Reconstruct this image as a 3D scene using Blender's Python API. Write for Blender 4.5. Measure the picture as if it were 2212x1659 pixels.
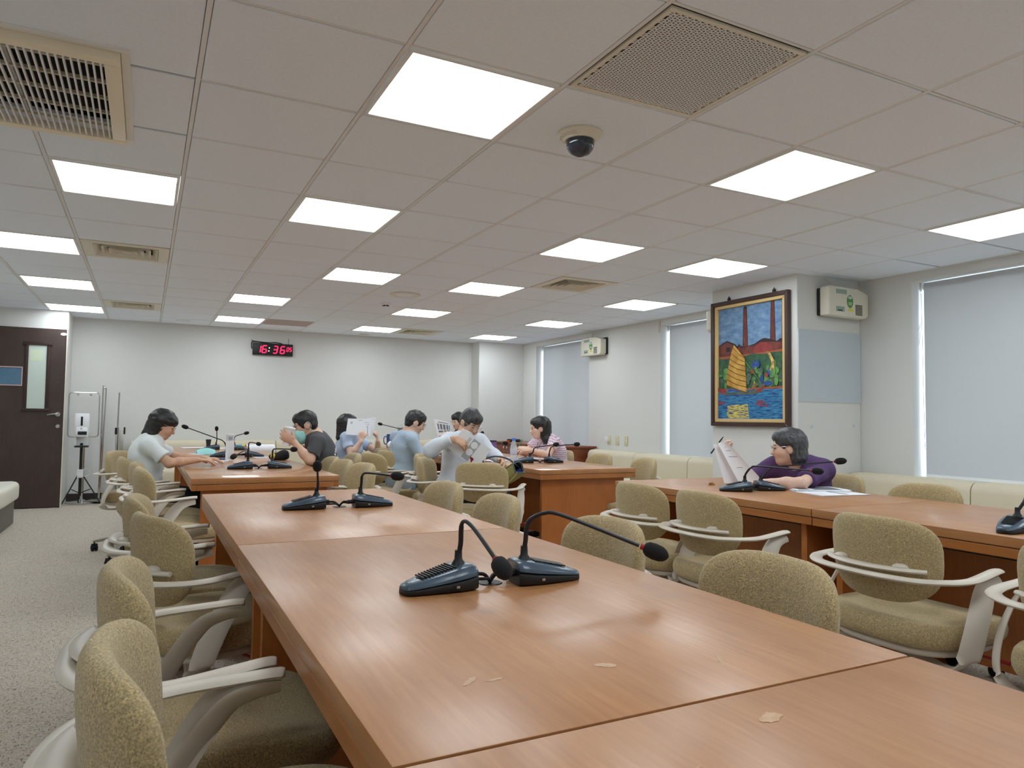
import bpy, bmesh, math, random
import numpy as np
from mathutils import Vector, Matrix, Euler

for o in list(bpy.data.objects):
    bpy.data.objects.remove(o, do_unlink=True)
S = bpy.context.scene
COL = S.collection
R = math.radians
random.seed(7)

# ------------------------------------------------------------------ camera
CAM_H = 1.125
cam_d = bpy.data.cameras.new('camera'); cam = bpy.data.objects.new('camera', cam_d); COL.objects.link(cam)
cam_d.sensor_fit = 'HORIZONTAL'; cam_d.sensor_width = 36.0; cam_d.lens = 1544.8 / 2212 * 36.0
cam_d.clip_start = 0.02; cam_d.clip_end = 200
YAW, PITCH, ROLL = .4722, .0487, .0129
_f = Vector((math.sin(YAW) * math.cos(PITCH), math.cos(YAW) * math.cos(PITCH), math.sin(PITCH)))
_r = Vector((math.cos(YAW), -math.sin(YAW), 0)); _u = _r.cross(_f)
_r2 = _r * math.cos(ROLL) + _u * math.sin(ROLL); _u2 = _u * math.cos(ROLL) - _r * math.sin(ROLL)
cam.matrix_world = Matrix(((_r2.x, _u2.x, -_f.x, -.1305), (_r2.y, _u2.y, -_f.y, -2.2292), (_r2.z, _u2.z, -_f.z, CAM_H), (0, 0, 0, 1)))
S.camera = cam

# ------------------------------------------------------------------ world and exposure
PANEL_POWER = 10.4
SKY = 6.5
W = bpy.data.worlds.new('daylight'); S.world = W; W.use_nodes = True
bgn = W.node_tree.nodes['Background']; bgn.inputs[0].default_value = (.72, .86, 1, 1); bgn.inputs[1].default_value = SKY
S.view_settings.view_transform = 'Standard'; S.view_settings.look = 'None'
S.cycles.diffuse_bounces = 8; S.cycles.max_bounces = 14
S.view_settings.exposure = 0.0; S.view_settings.gamma = 1.0; S.view_settings.use_curve_mapping = False

# ------------------------------------------------------------------ materials
def srgb(r, g, b):
    f = lambda c: (c / 255 / 12.92) if c / 255 <= .04045 else ((c / 255 + .055) / 1.055) ** 2.4
    return (f(r), f(g), f(b), 1)

def mat(name, col, rough=.5, metal=0, spec=.5, coat=0, coat_r=.1, trans=0, ior=1.45, emit=None, estr=0, alpha=1, sheen=0):
    m = bpy.data.materials.new(name); m.use_nodes = True
    b = m.node_tree.nodes['Principled BSDF']
    b.inputs['Base Color'].default_value = col; b.inputs['Roughness'].default_value = rough
    b.inputs['Metallic'].default_value = metal; b.inputs['Specular IOR Level'].default_value = spec
    b.inputs['Coat Weight'].default_value = coat; b.inputs['Coat Roughness'].default_value = coat_r
    b.inputs['Transmission Weight'].default_value = trans; b.inputs['IOR'].default_value = ior
    b.inputs['Alpha'].default_value = alpha; b.inputs['Sheen Weight'].default_value = sheen
    if emit:
        b.inputs['Emission Color'].default_value = emit; b.inputs['Emission Strength'].default_value = estr
    return m

class NT:
    """tiny helper for wiring nodes of one material"""
    def __init__(s, m): s.t = m.node_tree; s.b = s.t.nodes['Principled BSDF']
    def n(s, kind, **kw):
        nd = s.t.nodes.new(kind)
        for k, v in kw.items():
            if k.startswith('i_'): nd.inputs[k[2:].replace('_', ' ')].default_value = v
            else: setattr(nd, k, v)
        return nd
    def l(s, a, b): s.t.links.new(a, b)
    def coords(s, scale=(1, 1, 1), kind='Object', rot=(0, 0, 0)):
        c = s.n('ShaderNodeTexCoord'); mp = s.n('ShaderNodeMapping')
        mp.inputs['Scale'].default_value = scale; mp.inputs['Rotation'].default_value = rot
        s.l(c.outputs[kind], mp.inputs['Vector']); return mp.outputs['Vector']
    def noise(s, vec, scale, detail=3, rough=.5):
        nd = s.n('ShaderNodeTexNoise'); nd.inputs['Scale'].default_value = scale; nd.inputs['Detail'].default_value = detail
        nd.inputs['Roughness'].default_value = rough; s.l(vec, nd.inputs['Vector']); return nd.outputs['Fac']
    def ramp(s, fac, stops):
        nd = s.n('ShaderNodeValToRGB'); e = nd.color_ramp.elements
        while len(e) < len(stops): e.new(.5)
        for k, (p, c) in enumerate(stops): e[k].position = p; e[k].color = c
        s.l(fac, nd.inputs[0]); return nd.outputs[0]
    def mix(s, fac, a, b, mode='MIX'):
        nd = s.n('ShaderNodeMix', data_type='RGBA', blend_type=mode)
        for sock, v in ((nd.inputs[0], fac), (nd.inputs[6], a), (nd.inputs[7], b)):
            if hasattr(v, 'links'): s.l(v, sock)
            else: sock.default_value = v
        return nd.outputs[2]
    def base(s, c): s.l(c, s.b.inputs['Base Color'])
    def bump(s, h, strength=.2, dist=.002):
        nd = s.n('ShaderNodeBump'); nd.inputs['Strength'].default_value = strength; nd.inputs['Distance'].default_value = dist
        s.l(h, nd.inputs['Height']); s.l(nd.outputs[0], s.b.inputs['Normal'])

def noisy(name, c1, c2, scale, rough=.6, bump=.1, dist=.001, stretch=(1, 1, 1), **kw):
    m = mat(name, c1, rough, **kw); t = NT(m); v = t.coords(stretch)
    f = t.noise(v, scale, 4); t.base(t.ramp(f, [(.3, c1), (.7, c2)]))
    if bump: t.bump(f, bump, dist)
    return m

M = {}
M['wall'] = noisy('wall_paint', srgb(216, 216, 213), srgb(221, 221, 219), 160, .75, .15, .0006)
M['panel'] = noisy('wall_panel_pale_blue', srgb(190, 200, 208), srgb(196, 206, 213), 220, .6, .1, .0004)
M['ceil'] = noisy('mineral_fibre_tile', srgb(230, 238, 249), srgb(236, 243, 253), 90, .85, .25, .0006)
M['tee'] = mat('ceiling_tee_white', srgb(226, 226, 226), .5)
M['plenum'] = mat('plenum_dark', srgb(70, 64, 60), .9)
M['diff'] = mat('led_diffuser', srgb(235, 250, 255), .5, emit=(.88, .96, 1, 1), estr=PANEL_POWER)
M['white'] = mat('white_enamel', srgb(230, 230, 228), .4)
M['whitepl'] = mat('white_plastic', srgb(232, 234, 238), .3)
M['cream'] = mat('cream_plastic', srgb(222, 217, 200), .42)
M['cream2'] = mat('aged_cream_enamel', srgb(238, 228, 204), .45)
M['duct'] = mat('dark_duct', srgb(34, 33, 30), .9)
M['black'] = mat('black_plastic', srgb(22, 22, 25), .45)
M['rubber'] = mat('black_rubber', srgb(16, 16, 17), .7)
M['foam'] = noisy('black_foam', srgb(14, 14, 16), srgb(34, 33, 36), 900, .95, .6, .0015)
M['chrome'] = mat('chrome', srgb(205, 207, 208), .16, metal=1)
M['steel'] = mat('brushed_steel', srgb(190, 188, 182), .32, metal=1)
M['micblue'] = mat('slate_blue_plastic', srgb(62, 80, 98), .34, coat=.25)
M['micbtn'] = mat('pale_teal_button', srgb(120, 150, 160), .4)
M['red'] = mat('red_plastic', srgb(150, 24, 36), .4)
M['taupe'] = mat('taupe_plastic', srgb(208, 199, 186), .40)
M['taupe_d'] = mat('dark_taupe_plastic', srgb(165, 155, 142), .45)
M['leather'] = noisy('cream_leather', srgb(206, 196, 172), srgb(214, 205, 182), 300, .5, .15, .0006)
M['leatherw'] = noisy('off_white_leather', srgb(222, 220, 205), srgb(228, 226, 212), 300, .45, .12, .0006)
M['sofabase'] = mat('grey_bench_base', srgb(112, 110, 102), .6)
M['paper'] = mat('white_paper', srgb(236, 238, 244), .7)
M['ink'] = mat('grey_print', srgb(120, 122, 132), .8)
M['inkd'] = mat('dark_print', srgb(60, 62, 70), .8)
M['glass'] = mat('clear_glass', (1, 1, 1, 1), .03, trans=1, ior=1.45)
M['frost'] = mat('frosted_pane', srgb(206, 218, 212), .5)
M['baseb'] = mat('dark_baseboard', srgb(52, 44, 42), .5)
M['gold'] = mat('gold_clip', srgb(190, 140, 40), .3, metal=.8)
M['skyglass'] = mat('window_glass', (1, 1, 1, 1), .0, trans=1, ior=1.02)

# wood of the table tops and of other furniture
def wood(name, c1, c2, c3, rough=.28, coat=.35, axis='Y', coat_r=.28):
    m = mat(name, c1, rough, coat=coat, coat_r=coat_r); t = NT(m)
    sc = (26, 1.6, 26) if axis == 'Y' else ((1.6, 26, 26) if axis == 'X' else (26, 26, 1.6))
    v = t.coords(sc); big = t.coords((1, 1, 1))
    g = t.noise(v, 3.2, 6, .6); b = t.noise(big, 2.2, 3)
    col = t.ramp(g, [(.25, c1), (.5, c2), (.78, c3)])
    col = t.mix(t.ramp(b, [(.35, (0, 0, 0, 1)), (.75, (.55, .55, .55, 1))]), col, c2)
    b2 = t.noise(t.coords((1.6, .7, 1)), 4.5, 4); col = t.mix(t.ramp(b2, [(.38, (.0, .0, .0, 1)), (.62, (.38, .38, .38, 1))]), col, tuple(x_ * .82 for x_ in c1[:3]) + (1,))
    t.base(col)
    rr = t.n('ShaderNodeMapRange'); t.l(b, rr.inputs['Value']); rr.inputs['To Min'].default_value = rough - .06; rr.inputs['To Max'].default_value = rough + .14
    t.l(rr.outputs[0], t.b.inputs['Roughness'])
    t.bump(g, .04, .0006)
    return m
M['wood'] = wood('table_top_cherry_veneer', srgb(166, 110, 67), srgb(180, 126, 79), srgb(194, 143, 96), .36, .3, 'Y', .2)
M['woodgl'] = wood('polished_table_top_cherry_veneer', srgb(166, 111, 67), srgb(181, 127, 79), srgb(194, 142, 94), .3, .45, 'Y', .07)
M['woode'] = wood('table_edge_cherry_wood', srgb(160, 98, 48), srgb(174, 110, 56), srgb(186, 120, 64), .32, .3)
M['woodz'] = wood('table_leg_cherry_veneer', srgb(172, 100, 46), srgb(184, 112, 54), srgb(194, 122, 62), .33, .25, 'Z')
M['woodred'] = wood('cabinet_red_brown_veneer', srgb(122, 60, 34), srgb(138, 70, 40), srgb(150, 80, 48), .35, .25, 'X')
M['door'] = wood('dark_brown_door_laminate', srgb(62, 48, 44), srgb(70, 55, 50), srgb(76, 60, 55), .45, .1, 'Z')
M['doortrim'] = mat('door_window_moulding', srgb(58, 40, 38), .35)

# chair upholstery: loose mottled boucle
m = mat('mottled_olive_beige_fabric', srgb(168, 148, 106), .95, sheen=.25); t = NT(m); v = t.coords()
n1 = t.noise(v, 290, 3, .65); n2 = t.noise(v, 60, 3); n3 = t.noise(v, 340, 2)
c = t.ramp(n1, [(.34, srgb(130, 112, 79)), (.5, srgb(176, 156, 116)), (.66, srgb(218, 193, 138))])
c = t.mix(t.ramp(n2, [(.35, (0, 0, 0, 1)), (.7, (.55, .55, .55, 1))]), c, srgb(168, 150, 113))
t.base(c); t.bump(n1, .55, .0035); M['fabric'] = m

# carpet: short woven strokes in beige, grey and tan
m = mat('woven_beige_carpet', srgb(176, 165, 150), .95); t = NT(m)
va = t.coords((26, 7, 1)); vb = t.coords((7, 26, 1)); vc = t.coords()
na = t.noise(va, 6, 3, .6); nb = t.noise(vb, 6, 3, .6); nc = t.noise(vc, 26, 3); ck = t.n('ShaderNodeTexChecker'); ck.inputs['Scale'].default_value = 36; t.l(vc, ck.inputs['Vector'])
w = t.mix(ck.outputs['Fac'], na, nb)
c = t.ramp(w, [(.36, srgb(112, 101, 88)), (.46, srgb(180, 170, 156)), (.55, srgb(210, 203, 191)), (.63, srgb(168, 138, 110))])
c = t.mix(t.ramp(nc, [(.35, (0, 0, 0, 1)), (.7, (.3, .3, .3, 1))]), c, srgb(192, 183, 172))
t.base(c); t.bump(w, .5, .003); M['carpet'] = m

# roller blind cloth: lets a little daylight through
m = mat('grey_roller_blind_cloth', srgb(210, 215, 221), .8); t = NT(m); v = t.coords((1, 260, 260))
f = t.noise(v, 2, 2); t.base(t.ramp(f, [(.3, srgb(206, 211, 218)), (.7, srgb(214, 219, 225))]))
tr = t.n('ShaderNodeBsdfTranslucent'); tr.inputs[0].default_value = srgb(188, 184, 178); mx = t.n('ShaderNodeMixShader'); mx.inputs[0].default_value = .31
outn = t.t.nodes['Material Output']; t.l(t.b.outputs[0], mx.inputs[1]); t.l(tr.outputs[0], mx.inputs[2]); t.l(mx.outputs[0], outn.inputs[0]); M['blind'] = m

# ------------------------------------------------------------------ mesh helpers
def tag(o, label=None, cat=None, group=None, kind=None):
    if label: o['label'] = label
    if cat: o['category'] = cat
    if group: o['group'] = group
    if kind: o['kind'] = kind
    return o

def link(o, parent=None):
    COL.objects.link(o)
    if parent is not None: o.parent = parent
    return o

def empty(name, loc=(0, 0, 0), rz=0, label=None, cat=None, group=None, parent=None):
    o = bpy.data.objects.new(name, None); o.empty_display_size = .05
    o.location = loc; o.rotation_euler = (0, 0, rz); link(o, parent); return tag(o, label, cat, group)

class MB:
    def __init__(s): s.v = []; s.f = []; s.mi = []
    def add(s, v, f, mi=0):
        k = len(s.v); s.v += [tuple(p) for p in v]; s.f += [tuple(i + k for i in q) for q in f]; s.mi += [mi] * len(f); return s
    def box(s, c, d, rz=0, mi=0):
        x, y, z = d[0] / 2, d[1] / 2, d[2] / 2; cr, sr = math.cos(rz), math.sin(rz)
        v = [(c[0] + a * x * cr - b * y * sr, c[1] + a * x * sr + b * y * cr, c[2] + e * z) for e in (-1, 1) for a, b in ((-1, -1), (1, -1), (1, 1), (-1, 1))]
        return s.add(v, [(3, 2, 1, 0), (4, 5, 6, 7), (0, 1, 5, 4), (1, 2, 6, 5), (2, 3, 7, 6), (3, 0, 4, 7)], mi)
    def bb(s, lo, hi, mi=0):
        return s.box([(a + b) / 2 for a, b in zip(lo, hi)], [abs(b - a) for a, b in zip(lo, hi)], 0, mi)
    def lathe(s, prof, n=24, c=(0, 0, 0), axis='Z', mi=0):
        vs = []; m_ = len(prof)
        for k in range(n):
            a = 2 * math.pi * k / n
            for r, h in prof:
                p = (r * math.cos(a), r * math.sin(a), h)
                if axis == 'X': p = (p[2], p[0], p[1])
                elif axis == 'Y': p = (p[1], p[2], p[0])
                vs.append((p[0] + c[0], p[1] + c[1], p[2] + c[2]))
        fs = [(k * m_ + i, ((k + 1) % n) * m_ + i, ((k + 1) % n) * m_ + i + 1, k * m_ + i + 1) for k in range(n) for i in range(m_ - 1)]
        s.add(vs, fs, mi)
        return s
    def tube(s, path, rad, n=10, up=None, flat=None, close=False, mi=0):
        """sweep a circle (rad) or an ellipse flat=(width,height) along path; up keeps the ellipse's height direction"""
        P = [Vector(p) for p in path]; N = len(P); rings = []
        ref = Vector(up) if up else Vector((0, 0, 1))
        prev = None
        for i, p in enumerate(P):
            if close: tdir = (P[(i + 1) % N] - P[i - 1])
            else: tdir = P[min(i + 1, N - 1)] - P[max(i - 1, 0)]
            if tdir.length < 1e-9: tdir = Vector((0, 0, 1))
            tdir.normalize()
            if up: side = tdir.cross(ref)
            else:
                side = tdir.cross(prev) if prev is not None else tdir.cross(ref)
                if side.length < 1e-4: side = tdir.cross(Vector((1, 0, 0)))
            if side.length < 1e-4: side = tdir.cross(Vector((1, 0, .01)))
            side.normalize(); u = side.cross(tdir).normalized(); prev = u
            rr = rad[i] if isinstance(rad, (list, tuple)) else rad
            fw, fh = (rr, rr) if flat is None else ((flat[i] if isinstance(flat[0], (list, tuple)) else flat))
            if flat is not None: fw, fh = fw * rr, fh * rr
            rings.append([p + side * (fw * math.cos(a)) + u * (fh * math.sin(a)) for a in [2 * math.pi * k / n for k in range(n)]])
        k0 = [q for r_ in rings for q in r_]
        fs = []
        for i in range(N if close else N - 1):
            j = (i + 1) % N
            for k in range(n):
                fs.append((i * n + k, i * n + (k + 1) % n, j * n + (k + 1) % n, j * n + k))
        if not close:
            fs.append(tuple(range(n - 1, -1, -1))); fs.append(tuple((N - 1) * n + k for k in range(n)))
        return s.add(k0, fs, mi)
    def prism(s, poly, lo, hi, axis='Z', mi=0):
        n = len(poly)
        def pt(p, h): return (p[0], p[1], h) if axis == 'Z' else ((h, p[0], p[1]) if axis == 'X' else (p[0], h, p[1]))
        v = [pt(p, lo) for p in poly] + [pt(p, hi) for p in poly]
        return s.add(v, [tuple(range(n - 1, -1, -1)), tuple(range(n, 2 * n))] + [(k, (k + 1) % n, n + (k + 1) % n, n + k) for k in range(n)], mi)
    def loft(s, rings, mi=0, cap=True):
        n = len(rings[0]); fs = []
        for i in range(len(rings) - 1):
            for k in range(n): fs.append((i * n + k, i * n + (k + 1) % n, (i + 1) * n + (k + 1) % n, (i + 1) * n + k))
        if cap: fs += [tuple(range(n - 1, -1, -1)), tuple((len(rings) - 1) * n + k for k in range(n))]
        return s.add([p for r_ in rings for p in r_], fs, mi)
    def mesh(s, name, mats, bevel=0, seg=2, smooth=True, angle=40, fixn=True):
        me = bpy.data.meshes.new(name); me.from_pydata(s.v, [], s.f)
        mats = mats if isinstance(mats, (list, tuple)) else [mats]
        for q in mats: me.materials.append(M[q] if isinstance(q, str) else q)
        if len(mats) > 1: me.polygons.foreach_set('material_index', s.mi)
        bm = bmesh.new(); bm.from_mesh(me)
        if fixn: bmesh.ops.recalc_face_normals(bm, faces=bm.faces)
        if bevel:
            ed = [e for e in bm.edges if len(e.link_faces) == 2 and e.calc_face_angle(0) > R(28)]
            bmesh.ops.bevel(bm, geom=ed, offset=bevel, segments=seg, profile=.6, affect='EDGES', clamp_overlap=True)
        bm.to_mesh(me); bm.free()
        if smooth:
            me.polygons.foreach_set('use_smooth', [True] * len(me.polygons)); me.set_sharp_from_angle(angle=R(angle))
        me.update(); return me
    def build(s, name, mats, parent=None, loc=(0, 0, 0), rz=0, **kw):
        o = bpy.data.objects.new(name, s.mesh(name, mats, **kw)); o.location = loc; o.rotation_euler = (0, 0, rz)
        return link(o, parent)

def rbox(name, c, d, mats, parent=None, bevel=.004, **kw):
    """box whose object origin is its centre"""
    return MB().box((0, 0, 0), d).build(name, mats, parent, loc=c, bevel=bevel, **kw)

def struct(name, mb, mats, parent=None, **kw):
    o = mb.build(name, mats, parent, **kw)
    if parent is None: o['kind'] = 'structure'
    return o

def copy_tree(o, parent=None):
    c = o.copy(); link(c, parent)
    for ch in list(o.children): copy_tree(ch, c)
    return c

def spline(pts, n=8):
    """Catmull-Rom through pts"""
    P = [Vector(p) for p in pts]; out = []
    for i in range(len(P) - 1):
        a, b, c, d = P[max(i - 1, 0)], P[i], P[i + 1], P[min(i + 2, len(P) - 1)]
        for k in range(n):
            t_ = k / n
            out.append(.5 * ((2 * b) + (c - a) * t_ + (2 * a - 5 * b + 4 * c - d) * t_ ** 2 + (3 * b - a - 3 * c + d) * t_ ** 3))
    out.append(P[-1]); return out

def sup(u, n):
    """point of the superellipse |x|^n+|y|^n=1 at angle u"""
    c, s_ = math.cos(u), math.sin(u)
    return (math.copysign(abs(c) ** (2 / n), c), math.copysign(abs(s_) ** (2 / n), s_))

TXT = {}
def text_mesh(mb, s, origin, ux, uy, size, mi=0, align='LEFT'):
    """real lettering: a text curve turned into flat faces, laid out along ux/uy"""
    key = (s, align)
    if key not in TXT:
        cu = bpy.data.curves.new('lettering', 'FONT'); cu.body = s; cu.align_x = align; cu.resolution_u = 2
        o = bpy.data.objects.new('lettering', cu); COL.objects.link(o)
        dg = bpy.context.evaluated_depsgraph_get(); me = bpy.data.meshes.new_from_object(o.evaluated_get(dg))
        TXT[key] = ([tuple(v.co) for v in me.vertices], [tuple(p.vertices) for p in me.polygons])
        bpy.data.objects.remove(o, do_unlink=True); bpy.data.curves.remove(cu); bpy.data.meshes.remove(me)
    vs, fs = TXT[key]; O = Vector(origin); X = Vector(ux); Y = Vector(uy)
    mb.add([O + X * (v[0] * size) + Y * (v[1] * size) for v in vs], fs, mi)
# ------------------------------------------------------------------ room shell
FARY, LEFTX, RIGHTX, NEARY, CEIL, T = 8.49, -2.0, 5.40, -4.6, 2.36, .605
floor = struct('floor', MB().bb((LEFTX - .2, NEARY - .2, -.1), (RIGHTX + .4, FARY + .2, 0)), 'carpet', smooth=False)
struct('wall_back', MB().bb((LEFTX - .2, FARY, 0), (RIGHTX + .4, FARY + .2, 2.55)), 'wall', smooth=False)
struct('wall_left', MB().bb((LEFTX - .2, NEARY, 0), (LEFTX, FARY, 2.55)), 'wall', smooth=False)
struct('wall_front', MB().bb((LEFTX - .2, NEARY - .2, 0), (RIGHTX + .4, NEARY, 2.55)), 'wall', smooth=False)
WIN = [(-1.3, 1.453), (3.02, 4.65), (6.22, 7.76)]           # window openings along y
ZS, ZT, DEP = .66, 2.29, .34
wr = MB(); ys = [NEARY] + [q for w_ in WIN for q in w_] + [FARY]
for k in range(0, len(ys), 2): wr.bb((RIGHTX, ys[k], 0), (RIGHTX + DEP, ys[k + 1], 2.55))
for a, b in WIN:
    wr.bb((RIGHTX, a, 0), (RIGHTX + DEP, b, ZS)); wr.bb((RIGHTX, a, ZT), (RIGHTX + DEP, b, 2.55))
struct('wall_right', wr, 'wall', smooth=False)
struct('wall_pillar', MB().bb((4.63, 1.93, 0), (RIGHTX, 2.925, 2.5)), 'wall', bevel=.004, seg=1)
struct('wall_corner', MB().bb((4.60, 8.2, 0), (RIGHTX, FARY, 2.5)), 'wall', bevel=.004, seg=1)
struct('wall_door', MB().bb((LEFTX, 7.90, 0), (-1.0, FARY, 2.5)), 'wall', bevel=.004, seg=1)
pil = struct('trim_1', MB().bb((4.633, 1.921, 1.297), (RIGHTX - .003, 1.93, 1.9)), 'panel', bevel=.002, seg=1)
struct('trim_2', MB().bb((4.633, 1.926, 1.9), (RIGHTX - .003, 1.9305, 1.903)).bb((4.633, 1.926, 1.293), (RIGHTX - .003, 1.9305, 1.297)), 'cream', smooth=False)
struct('baseboard_back', MB().bb((-1.0, FARY - .012, 0), (4.60, FARY, .1)), 'baseb', bevel=.002, seg=1)
struct('baseboard_right', MB().bb((4.618, 1.93, 0), (4.63, 2.925, .1)).bb((4.63, 1.918, 0), (RIGHTX, 1.93, .1)), 'baseb', bevel=.002, seg=1)

# windows: frame, panes
for k, (a, b) in enumerate(WIN):
    w_ = empty('window_%d' % (k + 1), (RIGHTX + .26, (a + b) / 2, ZS)); w_['kind'] = 'structure'
    hw, hh = (b - a) / 2, ZT - ZS; fr = MB()
    for y0, y1, z0, z1 in ((-hw, hw, 0, .05), (-hw, hw, hh - .05, hh), (-hw, -hw + .05, .05, hh - .05), (hw - .05, hw, .05, hh - .05), (-.03, .03, .05, hh - .05)):
        fr.bb((-.03, y0, z0), (.03, y1, z1))
    fr.build('window_frame', 'steel', w_, bevel=.003, seg=1)
    for s_ in (-1, 1):
        MB().bb((-.003, min(s_ * .03, s_ * (hw - .05)), .05), (.003, max(s_ * .03, s_ * (hw - .05)), hh - .05)).build('window_pane', 'skyglass', w_, smooth=False)
M['skyglass'].node_tree.nodes['Principled BSDF'].inputs['Alpha'].default_value = .1

# roller blinds hanging inside the recesses
BL = ['wide grey roller blind with a pull cord at the right edge of the photo',
      'grey roller blind partly hidden behind the pillar with the boat painting',
      'grey roller blind farthest away, behind the woman in the pink blouse']
for k, (a, b) in enumerate(WIN):
    g = 0.032
    bl = empty('roller_blind', (RIGHTX + .115, (a + b) / 2, .70), 0, BL[k], 'blind', 'window blinds')
    hw = (b - a) / 2 - g
    MB().bb((-.0012, -hw, .02), (.0012, hw, ZT - .70 - .01)).build('blind_cloth', 'blind', bl, smooth=False)
    MB().tube([(.028, -hw - .02, 1.545), (.028, hw + .02, 1.545)], .024, 14).build('roller_tube', 'white', bl)
    MB().bb((-.008, -hw, 0), (.008, hw, .022)).build('bottom_rail', 'white', bl, bevel=.003)
    for s_ in (-1, 1): MB().bb((.0, s_ * (hw + .022) - .006, 1.515), (.06, s_ * (hw + .022) + .006, 1.585)).build('bracket', 'white', bl, bevel=.002)
    if k == 0:
        MB().tube(spline([(-.015, hw + .018, 1.55), (-.016, hw + .018, 1.30), (-.02, hw + .021, 1.24), (-.03, hw + .043, 1.15), (-.03, hw + .046, 1.08), (-.03, hw + .034, 1.07), (-.026, hw + .024, 1.12), (-.018, hw + .02, 1.25)], 6), .0016, 6).build('pull_cord', 'white', bl)
        MB().tube(spline([(-.006, hw + .018, 1.5), (-.008, hw + .012, .9), (-.010, hw + .004, .3), (-.008, hw - .004, .22)], 6), .0016, 6).build('pull_cord', 'black', bl)

# ------------------------------------------------------------------ ceiling: slab, tees, tiles
ceiling = struct('ceiling', MB().bb((LEFTX, NEARY, CEIL + .07), (RIGHTX, FARY, CEIL + .12)), 'plenum', smooth=False)
LIGHTS = [(1, 0), (4, 0), (7, 0), (-1, 3), (1, 3), (4, 3), (6, 3), (-2, 6), (2, 6), (4, 6), (7, 6), (-2, 9), (1, 9), (4, 9), (7, 9), (-2, 12), (1, 12), (4, 12), (7, 12), (1, -3), (4, -3), (7, -3), (-2, -3), (1, -6), (4, -6), (7, -6)]
DIFFS = [(-1, 6), (-1, 11), (5, 5), (5, 12)]
SKIP = set(LIGHTS) | set(DIFFS) | {(2, -1), (-1, 1), (-2, 1)}
tile_cache = {}
def tile_mesh(w, d):
    k = (round(w, 3), round(d, 3))
    if k not in tile_cache:
        tile_cache[k] = MB().box((0, 0, .009), (w, d, .018)).mesh('ceiling_tile', 'ceil', bevel=.003, seg=1)
    return tile_cache[k]
GAP = .0105
def place_tile(x0, x1, y0, y1, name='ceiling_tile', me=None):
    x0 += GAP; x1 -= GAP; y0 += GAP; y1 -= GAP
    if x1 - x0 < .05 or y1 - y0 < .05: return
    o = bpy.data.objects.new(name, me or tile_mesh(x1 - x0, y1 - y0)); o.location = ((x0 + x1) / 2, (y0 + y1) / 2, CEIL + random.uniform(-.0012, .0012))
    o.rotation_euler = (random.uniform(-.0015, .0015), random.uniform(-.0015, .0015), 0); link(o, ceiling)
    return o
for i in range(-4, 9):
    for j in range(-8, 14):
        if (i, j) in SKIP: continue
        x0, x1, y0, y1 = max(i * T, LEFTX), min((i + 1) * T, RIGHTX), max(j * T, NEARY), min((j + 1) * T, FARY)
        if x0 > 4.62 and y0 > 1.90 and y1 < 2.93: continue
        o = place_tile(x0, x1, y0, y1)
        if (i, j) == (2, 12) and o: o.data = o.data.copy(); o.data.materials[0] = noisy('water_stained_tile', srgb(176, 166, 162), srgb(190, 168, 164), 9, .85, .1)
# two cut tiles left of the large return grille, one right of it
place_tile(-1.21, -.605 - .57, 1 * T, 2 * T); place_tile(-.30, 0, 1 * T, 2 * T)
for i in range(-3, 9):
    tb = MB().bb((-.0085, NEARY, 0), (.0085, FARY, .03)); tb.build('main_tee', 'tee', ceiling, loc=(i * T, 0, CEIL + .001), bevel=.0015, seg=1)
cross = MB().bb((-T / 2 + .0088, -.0065, 0), (T / 2 - .0088, .0065, .03)).mesh('cross_tee', 'tee', bevel=.0015, seg=1)
for j in range(-7, 15):
    for i in range(-3, 8):
        if (i, j) in ((-1, 1), (-1, 2), (-2, 1), (-2, 2)): continue
        if j < -4: continue
        o = bpy.data.objects.new('cross_tee', cross); o.location = ((i + .5) * T, j * T, CEIL + .002); link(o, ceiling)
struct('trim_3', MB().bb((-1.0, FARY - .022, CEIL - .004), (4.6, FARY, CEIL + .02)).bb((RIGHTX - .02, NEARY, CEIL - .004), (RIGHTX, 1.93, CEIL + .02)).bb((RIGHTX - .02, 2.925, CEIL - .004), (RIGHTX, 8.2, CEIL + .02)), 'tee', smooth=False)

# LED panels
fr = MB(); a, b = T / 2 - .012, T / 2 - .028
for lo, hi in (((-a, -a, -.006), (a, -b, .012)), ((-a, b, -.006), (a, a, .012)), ((-a, -b, -.006), (-b, b, .012)), ((b, -b, -.006), (a, b, .012))): fr.bb(lo, hi)
led_frame = fr.mesh('light_frame', 'white', bevel=.002, seg=1)
led_diff = MB().bb((-b, -b, -.002), (b, b, .006)).mesh('light_diffuser', 'diff', smooth=False)
rows = sorted({j for _, j in LIGHTS if j >= 0}); ordn = ['first', 'second', 'third', 'fourth', 'fifth']
for (i, j) in LIGHTS:
    if j >= 0:
        r_ = rows.index(j); cs = sorted(c_ for c_, q in LIGHTS if q == j); n_ = cs.index(i)
        lab = 'square white LED ceiling panel, %s row back from the camera, %s from the left' % (ordn[r_], ordn[n_])
        if (i, j) == (1, 0): lab = 'largest looking square LED ceiling panel, beside the dome camera and perforated grille'
    else:
        rb = sorted({q for _, q in LIGHTS if q < 0}, reverse=True); cs = sorted(c_ for c_, q in LIGHTS if q == j)
        lab = 'LED ceiling panel out of view behind the camera, %s row, %s from the left' % (ordn[rb.index(j)], ordn[cs.index(i)])
    e_ = empty('ceiling_light', ((i + .5) * T, (j + .5) * T, CEIL), 0, lab, 'ceiling light', 'square LED ceiling panels' if j >= 0 else 'LED panels behind the camera')
    for nm, me in (('light_frame', led_frame), ('light_diffuser', led_diff)): link(bpy.data.objects.new(nm, me), e_)

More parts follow.
